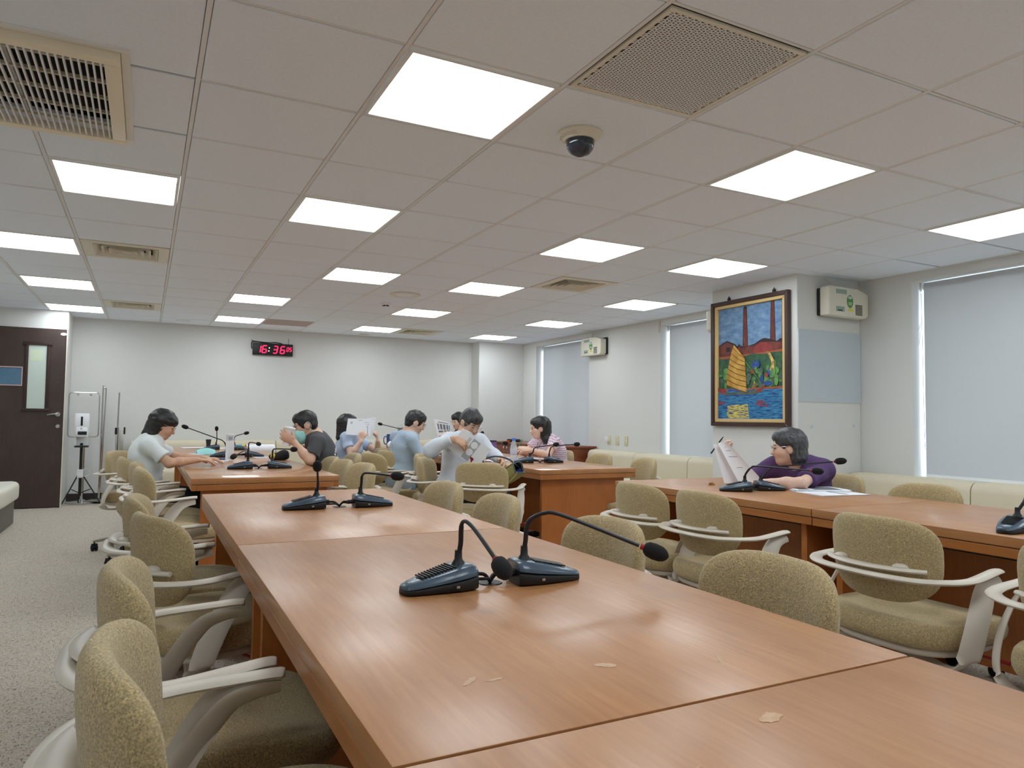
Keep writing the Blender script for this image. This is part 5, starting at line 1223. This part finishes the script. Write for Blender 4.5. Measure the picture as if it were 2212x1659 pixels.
# ---- man almost hidden at the far end, holding a printed sheet
b5, k5 = person(3.62, 6.32, 'man with black hair half hidden behind the man with the book, holding a sheet', (3.66, 6.32, .56), (3.56, 6.31, .94), 185, (3.462, 6.29, 1.125), 190, 12,
  [dict(elbow=(3.50, 6.52, .79), wrist=(3.32, 6.42, .87), dir=(-.8, -.3, .4), n=(.2, -.8, .2), curl=.6, grip=.6),
   dict(elbow=(3.46, 6.10, .79), wrist=(3.28, 6.16, .88), dir=(-.85, .15, .4), n=(.1, .8, .2), curl=.6, grip=.6)], skin=SK2, shirt=('black_cotton', 'long'), hair=hair_short(), glasses='steel', seed=6)
# ---- man in a pale shirt with glasses, putting a book into a bag
b6, k6 = person(2.10, 3.12, 'man in a pale shirt and glasses tilting a white book above a bag', (2.085, 3.14, .57), (2.16, 3.08, .955), -48, (2.20, 3.045, 1.128), -76, 32,
  [dict(elbow=(1.775, 2.86, .885), wrist=(1.915, 2.735, .968), dir=(.82, -.05, -.28), n=(.15, .55, -.55), curl=.45, grip=.4, sh=(1.995, 3.01, .955), cuff=.95),
   dict(elbow=(2.37, 2.98, .84), wrist=(2.33, 2.76, .80), dir=(-.1, -.9, -.25), n=(-.7, 0, -.5), curl=.4, sh=(2.315, 3.14, .945), cuff=.92)], shw=.19, hroll=6, skin=SK3, shirt=('pale_shirting', 'long'), hair=hair_short(), hairm='greying_hair', glasses='steel', collar=True, trousers='dark_trousers', wr=.0055, seed=7)
P6 = k6
lz = MB().tube(spline([k6['nk'] + np.array((-.05, -.02, .0)), k6['nk'] + k6['f'] * .09 + np.array((-.04, 0, -.03)), k6['nk'] + k6['f'] * .15 + np.array((.0, .02, -.16)), k6['nk'] + k6['f'] * .16 + np.array((.03, .03, -.3))], 6), .005, 6).build('lanyard', M.setdefault('navy', mat('navy_ribbon', srgb(28, 48, 120), .6)), b6)
# ---- woman in a pink patterned blouse, on the right
b7, k7 = person(3.46, 3.92, 'woman in a pink patterned blouse writing at the far right table', (3.53, 3.92, .56), (3.40, 3.90, .92), 186, (3.305, 3.88, 1.076), 162, 8,
  [dict(elbow=(3.26, 4.10, .785), wrist=(3.10, 3.90, .83), dir=(-.75, -.5, .1), n=(0, .3, -.6), curl=.65, grip=.5),
   dict(elbow=(3.265, 3.66, .785), wrist=(3.09, 3.69, .835), dir=(-.9, .1, .15), n=(.1, .5, -.6), curl=.6, grip=.5, sh=(3.385, 3.725, .905))], shw=.175, fem=True, skin=SK2, shirt=('pink_print', 'short'), hair=hair_bob(.115, False, True, 1.12, 1), trousers='dark_trousers', seed=8, sleeve=.55)
MB().tube(spline([k7['nk'] + np.array((.0, -.05, .01)), k7['nk'] + k7['f'] * .08 + np.array((0, -.03, -.06)), k7['nk'] + k7['f'] * .115 + np.array((0, .0, -.13)), k7['nk'] + k7['f'] * .08 + np.array((0, .04, -.06)), k7['nk'] + np.array((0, .05, .01))], 6), .002, 6).tube([k7['nk'] + k7['f'] * .115 + np.array((0, 0, -.13)), k7['nk'] + k7['f'] * .12 + np.array((0, 0, -.155))], .005, 8).build('necklace', 'black', b7)
# ---- woman in a purple top looking at a sheet, right table
b8, k8 = person(3.50, .86, 'woman in a purple top with grey streaked hair holding a sheet at the right table', (3.52, .86, .55), (3.39, .85, .862), 208, (3.318, .85, 1.012), 140, 6,
  [dict(elbow=(3.20, 1.05, .782), wrist=(3.075, 1.13, .895), dir=(-.30, .0, .85), n=(.1, -.85, .3), curl=.8, grip=.6, sh=(3.31, .965, .855)),
   dict(elbow=(3.165, .625, .785), wrist=(3.02, .80, .775), dir=(-.75, .55, -.02), n=(0, 0, -1), curl=.4)], shw=.150, fem=True, skin=SK2, shirt=('plum_jersey', 'short'), hair=hair_bob(.045, False, True, 1.10), hairm='grey_streaked_hair', glasses='steel', wide=.92, vneck=True, trousers='dark_trousers', seed=9, sleeve=.8)
# ------------------------------------------------------------------ papers and small things on the tables
def sheet(name, TL, TR, BR, BL, label, cat='paper', bow=.0, curl=0, lines=8, group='loose printed sheets', both=True, seed=0, table=False, blocks=()):
    TL, TR, BR, BL = [Vector(p_) for p_ in (TL, TR, BR, BL)]; n_ = (TR - TL).cross(BL - TL).normalized(); O = (TL + BR) / 2
    nu, nv = 12, 10
    def pt(u, v, off=0):
        p_ = TL * (1 - u) * (1 - v) + TR * u * (1 - v) + BR * u * v + BL * (1 - u) * v
        return p_ + n_ * (bow * 4 * u * (1 - u) + curl * (1 - v) ** 3 + off) - O
    e_ = empty(name, O, 0, label, cat, group); q = MB()
    for s_, off in ((1, .0), (-1, .0012)):
        vs = [pt(i / nu, j / nv, off) for j in range(nv + 1) for i in range(nu + 1)]
        q.add(vs, [((j * (nu + 1) + i, j * (nu + 1) + i + 1, (j + 1) * (nu + 1) + i + 1, (j + 1) * (nu + 1) + i)[::s_]) for j in range(nv) for i in range(nu)])
    q.build('sheet', 'paper', e_, fixn=False, angle=60)
    rg = random.Random(seed); tx = MB()
    for off in ((-.0006, .0018) if both else ((.0018,) if table else (-.0006,))):
        for k in range(lines):
            v = .12 + .76 * k / max(1, lines - 1); u0_, u1_ = .1 + .03 * rg.random(), .9 - .35 * rg.random() ** 2
            for a in range(5):
                ua, ub = u0_ + (u1_ - u0_) * a / 5, u0_ + (u1_ - u0_) * (a + .85) / 5; tx.add([pt(ua, v, off), pt(ub, v, off), pt(ub, v + .012, off), pt(ua, v + .012, off)], [(0, 1, 2, 3)])
    for (a, b, c, d) in blocks:
        for off in (-.0007, .0019): tx.add([pt(a + (c - a) * i / 4, b + (d - b) * j / 4, off) for j in range(5) for i in range(5)], [(j * 5 + i, j * 5 + i + 1, (j + 1) * 5 + i + 1, (j + 1) * 5 + i) for j in range(4) for i in range(4)])
    if lines or blocks: tx.build('print_lines', 'ink', e_, smooth=False, fixn=False)
    return e_
def flat_sheet(x, y, w, d, rz, label, z=TZ, n=1, lines=8, group='loose printed sheets', mat_='paper', blocks=()):
    e_ = empty('paper_sheet' if n == 1 else 'paper_stack', (x, y, z), R(rz), label, 'paper', group)
    for k in range(n): MB().box((random.uniform(-.004, .004) * k, random.uniform(-.004, .004) * k, .0012 + .0022 * k), (w, d, .002), random.uniform(-.04, .04) * k).build('sheet', mat_, e_, smooth=False)
    tz = .0012 + .0022 * (n - 1) + .0013; tx = MB(); rg = random.Random(int(x * 100))
    for k in range(lines):
        yy = d * (.40 - .8 * k / max(1, lines - 1)); ww = w * (.8 - .3 * rg.random() ** 2); tx.box((-w * .4 + ww / 2, yy, tz), (ww, d * .012, .0003))
    for (a, b, c, d_) in blocks: tx.box((w * ((a + c) / 2 - .5), d * (.5 - (b + d_) / 2), tz), (w * (c - a), d * (d_ - b), .0003))
    if lines or blocks: tx.build('print_lines', 'ink', e_, smooth=False)
    return e_
flat_sheet(.24, 5.18, .21, .28, 12, 'grey blue notebook lying on the far left table edge', n=4, lines=0, mat_=M.setdefault('notebook', mat('grey_blue_cover', srgb(186, 194, 210), .6)))
flat_sheet(.33, 4.10, .21, .29, 65, 'white sheet under the forearm of the woman in white', n=2)
flat_sheet(.40, 6.72, .30, .21, 10, 'white sheets at the far end of the left table row', n=3, lines=0)
flat_sheet(.70, 6.60, .21, .29, 0, 'white sheet behind the tall white bottle', lines=5)
flat_sheet(.88, 4.62, .25, .20, 5, 'flat sheet under the curled one before the masked man')
flat_sheet(3.17, 3.83, .21, .30, 80, 'sheet the woman in pink writes on', lines=10)
flat_sheet(2.93, 3.98, .21, .30, 95, 'pale blue tinted sheet left of the sheet of the woman in pink', lines=6, mat_=M.setdefault('bluep', mat('pale_blue_paper', srgb(206, 222, 244), .7)))
flat_sheet(3.24, .60, .21, .30, 62, 'stack of white papers by the elbow of the woman in purple', n=5, lines=0, blocks=((.08, .1, .92, .3), (.08, .38, .92, .9)))
flat_sheet(3.17, .43, .21, .30, 80, 'printed sheet on the right table nearest the camera edge', n=2, lines=0, blocks=((.1, .55, .9, .62),))
nb = flat_sheet(2.66, 3.52, .20, .15, 10, 'white spiral notepad beside the olive bag', n=4, lines=0)
for k in range(9): MB().tube([(-.1 + .004 * math.cos(a_), -.06 + .015 * k, .006 + .006 * math.sin(a_)) for a_ in [2 * math.pi * q / 10 for q in range(10)]], .0012, 5, close=True).build('spiral_ring', 'steel', nb)
o = MB().box((0, 0, .005), (.14, .075, .009)).build('phone', M.setdefault('bluecard', mat('blue_phone_case', srgb(38, 66, 140), .35)), None, loc=(.44, 4.40, TZ), rz=.2, bevel=.003); tag(o, 'flat blue phone beside the hand of the woman in white', 'phone')
# folded teal mask standing on the table
e_ = empty('face_mask', (.40, 5.32, TZ), R(8), 'folded teal face mask lying by the grey blue notebook', 'mask'); q = MB()
q.loft([[(-.085 + .17 * t_, y_, z_ * (1 - .35 * abs(2 * t_ - 1) ** 2)) for y_, z_ in ((-.035, .001), (-.02, .035), (0, .06), (.02, .045), (.035, .001), (.015, .03), (0, .05), (-.015, .028))] for t_ in [k / 8 for k in range(9)]]).build('mask_cloth', 'teal', e_, angle=60)
q = MB()
for s_ in (-1, 1): q.tube(spline([(s_ * .085, -.01, .02), (s_ * .11, -.03, .01), (s_ * .115, .01, .006), (s_ * .085, .02, .012)], 5), .0015, 6)
q.build('mask_loop', 'whitepl', e_)
# tall white bottle
bt = empty('drink_bottle', (.50, 4.14, TZ), 0, 'tall white drink bottle with a pale printed cap on the left table', 'bottle')
MB().loft([[(x_ * w_, y_ * w_, z_) for x_, y_ in [sup(2 * math.pi * k / 24, 3.4) for k in range(24)]] for z_, w_ in ((0, .030), (.006, .033), (.16, .0325), (.168, .030))]).build('bottle_body', 'whitepl', bt, angle=40)
MB().loft([[(x_ * w_, y_ * w_, z_) for x_, y_ in [sup(2 * math.pi * k / 24, 2.8) for k in range(24)]] for z_, w_ in ((.168, .0315), (.21, .0315), (.221, .029), (.224, .024))]).build('bottle_cap', M.setdefault('capgrey', mat('pale_grey_cap', srgb(206, 208, 214), .35)), bt, angle=40)
q = MB()
for k, (w_, z_) in enumerate(((.036, .20), (.03, .192), (.036, .184), (.034, .028))): q.box((0, -.0332, z_), (w_, .0012, .0025))
q.build('bottle_print', 'ink', bt, smooth=False)
# paper cup held by the masked man
cp = empty('paper_cup', (.872, 3.665, .89), 0, 'white paper cup in the hand of the masked man', 'cup'); cp.rotation_euler = (R(3), R(10), 0); cp.scale = (1.12, 1.12, 1.12)
MB().lathe([(0, 0), (.028, 0), (.036, .118), (.0375, .12), (.036, .123), (0, .121)], 28).build('cup_body', 'paper', cp); MB().lathe([(0, .122), (.036, .122), (.039, .124), (.039, .128), (.032, .134), (0, .134)], 28).build('cup_lid', 'whitepl', cp)
MB().tube([(.012, 0, .134), (.016, 0, .165)], .003, 8).build('straw', 'clear', cp)
# phone in his other hand, black pouch with a yellow patch
o = MB().box((0, 0, 0), (.012, .07, .13)).build('phone', 'black', None, loc=(.985, 3.885, .90), rz=.3, bevel=.004); o.rotation_euler = (R(20), R(-35), R(20)); tag(o, 'black phone in the far hand of the masked man', 'phone')
pc = empty('pouch', (.90, 4.16, TZ), R(-10), 'black soft pouch with a yellow patch beside the masked man', 'bag')
link(bpy.data.objects.new('pouch_body', SDF().ell((0, 0, .03), (.085, .05, .036), None, .02).ell((.04, 0, .06), (.04, .035, .03), None, .04).cap((0, 0, -.05), (0, 0, .002), .2, .2, .005, -1).mesh('pouch_body', .006, 'black_cotton', wrinkle=.004, wf=60)), pc)
M['yel'] = mat('yellow_felt', srgb(226, 202, 76), .8)
link(bpy.data.objects.new('yellow_patch', SDF().ell((-.05, -.03, .035), (.022, .02, .028), None, .01).mesh('yellow_patch', .005, 'yel')), pc)
# curled sheet
e_ = empty('curled_sheet', (.86, 5.06, TZ), R(4), 'white sheet curled into an arch before the masked man', 'paper', 'loose printed sheets'); q = MB()
arc = [(.07 * math.cos(R(200 - 190 * k / 14)) - .01, .052 + .05 * math.sin(R(200 - 190 * k / 14))) for k in range(15)]; arc = [(a, max(.001, b)) for a, b in arc]
for s_, o_ in ((1, 0), (-1, .001)):
    q.add([(-.13 + .26 * i / 6, a, b + o_) for a, b in arc for i in range(7)], [((k * 7 + i, k * 7 + i + 1, (k + 1) * 7 + i + 1, (k + 1) * 7 + i)[::s_]) for k in range(14) for i in range(6)])
q.build('sheet', 'paper', e_, angle=60, fixn=False)
# black cup, packet and box at the far end
o = MB().lathe([(0, 0), (.018, 0), (.03, .095), (.027, .095), (.016, .004), (0, .004)], 20).build('black_cup', 'black', None, loc=(.53, 6.82, TZ)); tag(o, 'small black tapered cup at the far end of the left table row', 'cup')
pk = empty('snack_packet', (.87, 6.72, TZ), R(15), 'teal and yellow snack packet at the far end of the left table row', 'packet')
M['packteal'] = mat('teal_foil', srgb(60, 170, 186), .3); M['packyel'] = mat('yellow_foil', srgb(214, 190, 96), .3)
MB().loft([[(x_, y_ * w_, .02 + z_ * w_ * .5) for y_, z_ in [(.035 * math.cos(2 * math.pi * k / 12), .05 * math.sin(2 * math.pi * k / 12) * .8) for k in range(12)]] for x_, w_ in ((-.09, .35), (-.07, .8), (0, 1), (.01, 1))]).build('packet_end', 'packteal', pk, angle=50)
MB().loft([[(x_, y_ * w_, .02 + z_ * w_ * .5) for y_, z_ in [(.035 * math.cos(2 * math.pi * k / 12), .05 * math.sin(2 * math.pi * k / 12) * .8) for k in range(12)]] for x_, w_ in ((.01, 1), (.06, .9), (.09, .35))]).build('packet_body', 'packyel', pk, angle=50)
# woman in light blue: two sheets
sheet('held_sheet', (1.622, 4.70, 1.108), (1.868, 4.77, 1.104), (1.868, 4.76, .938), (1.600, 4.69, .952), 'large printed sheet held up before the face of the woman in light blue', bow=-.012, lines=0, seed=3, blocks=((.12, .2, .2, .24), (.12, .28, .2, .31), (.42, .08, .62, .1), (.68, .2, .92, .215), (.76, .3, .8, .33), (.86, .3, .9, .34), (.84, .4, .86, .9), (.8, .45, .82, .5)))
sheet('held_sheet', (1.845, 4.83, 1.112), (1.93, 4.80, 1.125), (1.90, 4.80, .94), (1.83, 4.83, .935), 'second sheet held behind the first by the woman in light blue', bow=.006, lines=0, seed=4, blocks=((.7, .1, .8, .12),))
# printed sheet of the hidden man
sheet('held_sheet', (3.065, 6.16, 1.112), (3.31, 6.22, 1.065), (3.32, 6.22, .915), (3.12, 6.16, .90), 'sheet with a grey printed table, held by the half hidden man', bow=-.02, lines=0, curl=.0, blocks=((.12, .25, .95, .62), (.12, .68, .4, .8), (.45, .66, .92, .85), (.2, .12, .85, .17)))
# sheet of the woman in purple
sheet('held_sheet', (2.985, 1.10, .995), (3.025, 1.06, 1.0), (3.17, .90, .762), (3.07, 1.01, .758), 'white sheet held upright by the woman in purple', bow=.012, lines=0, seed=5, blocks=((.3, .2, .7, .21), (.25, .35, .8, .36), (.3, .62, .6, .63)))
sheet('held_sheet', (2.975, 1.125, .985), (3.01, 1.10, .99), (3.12, 1.0, .75), (3.02, 1.08, .75), 'second sheet behind the one held by the woman in purple', bow=.01, lines=0, seed=6)
pn = MB().tube([(0, 0, -.06), (0, 0, .055)], .0045, 8).tube([(0, 0, .055), (0, 0, .068)], .003, 8).build('pen', 'black', None, loc=(3.02, 1.145, .975)); pn.rotation_euler = (R(20), R(30), 0); tag(pn, 'dark pen between the fingers of the woman in purple', 'pen')
# pen of the woman in pink, her pencil case
pn = MB().tube([(0, 0, -.07), (0, 0, .05)], .0045, 8).tube([(0, 0, .05), (0, 0, .07)], .0047, 8).build('pen', M.setdefault('greenp', mat('green_pen', srgb(30, 120, 70), .4)), None, loc=(3.0, 3.74, .872)); pn.rotation_euler = (R(-10), R(35), 0); tag(pn, 'green pen in the hand of the woman in pink', 'pen')
pcs = empty('pencil_case', (2.98, 4.42, TZ), R(8), 'mint green flowered roll shaped pencil case near the woman in pink', 'pencil case')
M['mint'] = noisy('mint_flowered_cloth', srgb(176, 214, 196), srgb(222, 214, 206), 34, .8, .1)
MB().tube([(-.11, 0, .03), (-.105, 0, .03), (.10, 0, .03), (.11, 0, .03)], [.018, .029, .029, .018], 16).build('case_body', 'mint', pcs, angle=50)
MB().tube([(-.10, 0, .0595), (.10, 0, .0595)], .0025, 6).build('zip', 'whitepl', pcs)
# water bottle with a blue cap
wb = empty('water_bottle', (2.77, 3.40, TZ), 0, 'clear plastic water bottle with a blue cap near the olive bag', 'bottle')
M['pet'] = mat('clear_bottle_plastic', srgb(225, 235, 245), .08, alpha=.38); M['cap'] = mat('blue_bottle_cap', srgb(70, 120, 226), .4)
MB().lathe([(0, 0), (.028, 0), (.032, .006), (.032, .03), (.030, .034), (.032, .038), (.032, .06), (.030, .064), (.032, .068), (.032, .12), (.030, .135), (.018, .178), (.0135, .186), (.0135, .196), (0, .196)], 28).build('bottle_body', 'pet', wb)
MB().lathe([(.0325, .072), (.0325, .118)], 28).build('bottle_label', M.setdefault('lab', mat('pale_label', srgb(214, 220, 240), .5, alpha=.6)), wb)
MB().lathe([(0, .19), (.0165, .19), (.0165, .208), (.015, .21), (0, .21)], 24).build('bottle_cap', 'cap', wb)
# purple tumbler, navy mug, wire patterned flask, tissue pack
tb = empty('tumbler', (2.93, 4.16, TZ), 0, 'tall purple patterned tumbler by the man with the book', 'tumbler')
M['purple'] = noisy('purple_pattern', srgb(86, 58, 110), srgb(140, 108, 156), 60, .5, .1); MB().lathe([(0, 0), (.033, 0), (.036, .01), (.036, .15), (0, .15)], 24).build('tumbler_body', 'purple', tb); MB().lathe([(0, .15), (.038, .15), (.038, .166), (0, .168)], 24).build('tumbler_lid', M.setdefault('lidp', mat('dark_purple_lid', srgb(58, 40, 72), .4)), tb)
mg = empty('mug', (2.66, 6.62, TZ), 0, 'tall navy blue mug with a handle on the far right table', 'mug')
M['navym'] = noisy('navy_glaze', srgb(30, 54, 110), srgb(62, 96, 150), 22, .3, 0); MB().lathe([(0, 0), (.05, 0), (.052, .01), (.052, .165), (.048, .165), (.046, .012), (0, .012)], 28).build('mug_body', 'navym', mg)
MB().tube(spline([(-.05, -.01, .13), (-.08, -.014, .135), (-.095, -.016, .10), (-.085, -.014, .05), (-.05, -.01, .035)], 6), .007, 8).build('mug_handle', 'navym', mg)
fl_ = empty('flask', (2.80, 6.66, TZ), 0, 'plaid patterned flask with a wire carrying loop on the far right table', 'flask')
m = mat('plaid_pattern', srgb(200, 200, 200), .5); t = NT(m); v = t.coords(); ck2 = t.n('ShaderNodeTexBrick'); ck2.inputs['Scale'].default_value = 16; ck2.inputs['Color1'].default_value = srgb(214, 216, 218); ck2.inputs['Color2'].default_value = srgb(150, 152, 156); ck2.inputs['Mortar'].default_value = srgb(60, 60, 66); ck2.inputs['Mortar Size'].default_value = .06; t.l(t.coords((1, 1, 1), 'Generated'), ck2.inputs['Vector']); t.base(ck2.outputs[0]); M['plaid'] = m
MB().lathe([(0, 0), (.035, 0), (.038, .01), (.038, .215), (.034, .225), (0, .226)], 24).build('flask_body', 'plaid', fl_); MB().lathe([(0, .226), (.03, .226), (.03, .25), (0, .252)], 20).build('flask_lid', 'steel', fl_)
MB().tube(spline([(-.034, 0, .225), (-.036, 0, .26), (-.015, 0, .285), (.015, 0, .285), (.036, 0, .26), (.034, 0, .225)], 5), .0025, 6).build('carry_loop', 'steel', fl_)
ts = empty('tissue_pack', (2.60, 6.42, TZ), R(10), 'soft white tissue pack in front of the navy mug', 'tissue pack')
link(bpy.data.objects.new('pack_body', SDF().ell((0, 0, .035), (.05, .04, .045), None, .02).cone((0, 0, .05), (.01, 0, .085), .025, .012, .03).cap((0, 0, -.05), (0, 0, .001), .2, .2, .004, -1).mesh('pack_body', .006, 'paper', wrinkle=.005, wf=70)), ts)
# white book in the man's hand
T_, Rr, Ll = Vector((2.012, 2.765, 1.047)), Vector((2.222, 2.725, .892)), Vector((1.905, 2.81, .943)); ex = (Rr - T_).normalized(); ey = (Ll - T_); ey = (ey - ex * ey.dot(ex)).normalized(); nz_ = ex.cross(ey).normalized()
if nz_.y > 0: nz_ = -nz_
bw, bh = .272, .185; bk_ = empty('book', T_, 0, 'white book with a red bird, tilted in the hand of the man with glasses', 'book')
def bq(u0_, v0_, u1_, v1_, o0, o1): 
    c8 = [ex * (bw * u) + ey * (bh * v) + nz_ * o for o in (o0, o1) for u, v in ((u0_, v0_), (u1_, v0_), (u1_, v1_), (u0_, v1_))]
    return MB().add(c8, [(3, 2, 1, 0), (4, 5, 6, 7), (0, 1, 5, 4), (1, 2, 6, 5), (2, 3, 7, 6), (3, 0, 4, 7)])
bq(0, 0, 1, 1, -.0015, .0015).build('front_cover', 'paper', bk_); bq(.01, .02, .985, .98, -.014, -.0016).build('page_block', M.setdefault('pages', mat('page_edges', srgb(222, 216, 198), .8)), bk_); bq(0, 0, 1, 1, -.0165, -.0142).build('back_cover', 'paper', bk_)
M['bookgrey'] = mat('cover_grey_block', srgb(170, 178, 188), .6)
bq(.42, .06, .66, .97, .0015, .0018).build('cover_block', 'bookgrey', bk_)
def disc(u, v, r_, m_, nm):
    MB().add([ex * (bw * u + r_ * math.cos(a_)) + ey * (bh * v + r_ * math.sin(a_)) + nz_ * .0021 for a_ in [2 * math.pi * k / 20 for k in range(20)]], [tuple(range(20))]).build(nm, m_, bk_, smooth=False)
disc(.54, .28, .027, 'paper', 'cover_circle'); disc(.54, .62, .027, 'paper', 'cover_circle')
MB().add([ex * (bw * u) + ey * (bh * v) + nz_ * .0024 for u, v in ((.62, .66), (.66, .74), (.72, .72), (.78, .76), (.76, .84), (.80, .98), (.76, .99), (.72, .86), (.66, .80))], [tuple(range(9))]).build('red_bird', 'red', bk_, smooth=False)
q = MB()
for k in range(3): q.add([ex * (bw * u) + ey * (bh * v) + nz_ * .0022 for u, v in ((.30 + .03 * k, .12), (.31 + .03 * k, .12), (.31 + .03 * k, .42), (.30 + .03 * k, .42))], [(0, 1, 2, 3)])
q.build('cover_text', 'ink', bk_, smooth=False)
# name badge
o = MB().box((0, 0, 0), (.06, .004, .09)).build('name_badge', 'whitepl', b6, loc=tuple(Vector((2.235, 2.945, .70)) - b6.location), rz=R(40), bevel=.002); 
MB().box((-.008, -.003, -.008), (.025, .002, .035)).build('badge_photo', 'inkd', o)
# olive bag on the chair
bg = empty('shoulder_bag', (2.27, 2.47, .105), 0, 'olive green bag with a dark open mouth hanging on a chair', 'bag')
M['olive'] = noisy('olive_canvas', srgb(132, 124, 74), srgb(150, 142, 92), 120, .85, .2); M['slateb'] = mat('slate_trim', srgb(70, 90, 108), .6)
bm_ = Matrix.Translation((-.055, .03, .665)) @ Vector((.50, -.62, .62)).to_track_quat('Z', 'Y').to_matrix().to_4x4()
def bag_ring(z, a, b, n=24, k=3): return [bm_ @ Vector((x_ * a, y_ * b * (1 + .12 * math.sin(3 * q * .26 + z * 30)), z + .012 * math.sin(q * .8))) for q, (x_, y_) in enumerate([sup(2 * math.pi * q / n, k) for q in range(n)])]
prof = [(0, .045, .03), (.012, .085, .055), (.06, .108, .07), (.12, .104, .066), (.175, .09, .058)]
MB().loft([bag_ring(*q) for q in prof] + [bag_ring(z, a * .94, b * .92) for z, a, b in prof[::-1][:4]], cap=True).build('bag_body', ['olive'], bg, angle=60)
MB().loft([bag_ring(z, a * .925, b * .90) for z, a, b in ((.03, .085, .055), (.06, .108, .07), (.12, .104, .066), (.168, .091, .059))], cap=False).add(bag_ring(.032, .08, .05), [tuple(range(24))]).build('bag_lining', 'black_cotton', bg, angle=60, fixn=False)
MB().tube(bag_ring(.178, .088, .057), .0055, 8, close=True).build('bag_rim', 'slateb', bg)
for k_ in (9, 15): MB().tube([bag_ring(z, a * 1.015, b * 1.015)[k_] for z, a, b in prof[1:]], 1, 8, up=tuple(bm_.to_3x3() @ Vector((0, 1, 0))), flat=(.016, .003)).build('side_band', M.setdefault('oliveb', mat('pale_olive_band', srgb(186, 182, 122), .8)), bg)
MB().tube([bm_ @ Vector((.03, -.01, .10)), bm_ @ Vector((.045, -.012, .165))], .014, 10).build('bottle_tip', 'bluecard', bg)
MB().tube(spline([(-.19, .10, .845), (-.12, .06, .865), (-.03, .0, .845), (.03, -.03, .79), (.05, -.02, .74)], 6), 1, 10, up=(0, 0, 1), flat=(.028, .007)).build('shoulder_strap', 'black', bg)
bg.scale = (.86, .86, .86)
# clip, marker and black case
e_ = empty('paper_clip', (2.90, 1.06, TZ), R(25), 'small gold clip on the right table', 'clip'); MB().tube(spline([(-.045, 0, .003), (0, .006, .006), (.045, 0, .003), (.02, -.008, .004), (-.02, -.006, .003)], 5), .003, 6).box((-.005, .0, .008), (.03, .014, .012)).build('clip_wire', 'gold', e_)
bc = empty('black_case', (5.06, 7.85, .765), R(60), 'flat black case on the corner cabinet', 'case'); MB().box((0, 0, .02), (.34, .2, .04)).build('case_body', 'black', bc, bevel=.01); MB().tube(spline([(-.05, -.1, .02), (-.04, -.125, .02), (.04, -.125, .02), (.05, -.1, .02)], 4), .005, 6).build('case_handle', 'rubber', bc)
o = MB().tube([(-.06, 0, .012), (.06, 0, .012)], .011, 10).build('marker', M.setdefault('orange', mat('orange_plastic', srgb(236, 110, 30), .4)), None, loc=(4.90, 7.72, .765), rz=.5); tag(o, 'orange marker beside the black case on the cabinet', 'marker')
# worn patches in the varnish of the near table tops
def scuff(x, y, rx, ry, rz, label, seed):
    rg = random.Random(seed); q = MB(); n_ = 18; q.add([(rx * (1 + .25 * rg.uniform(-1, 1)) * math.cos(2 * math.pi * k / n_), ry * (1 + .25 * rg.uniform(-1, 1)) * math.sin(2 * math.pi * k / n_), 0) for k in range(n_)], [tuple(range(n_))])
    return q
for (x, y, rx, ry, rz, sd_) in ((.300, -1.265, .02, .006, .7, 1), (.335, -1.275, .014, .004, .1, 2), (.518, -1.292, .018, .009, -.5, 3), (.60, -1.545, .02, .012, .3, 4), (.70, -1.345, .016, .003, .9, 5), (.40, -1.62, .03, .003, .5, 6)):
    par = [o for o in COL.objects if o.name.startswith('conference_table') and abs(o.location.x - .56) < .1 and abs(o.location.y - y) < .75][0]
    q = scuff(x, y, rx, ry, rz, '', sd_); o = q.build('worn_patch', 'scuff', par, loc=(x - par.location.x, y - par.location.y, TZ + .0004), rz=rz, smooth=False)
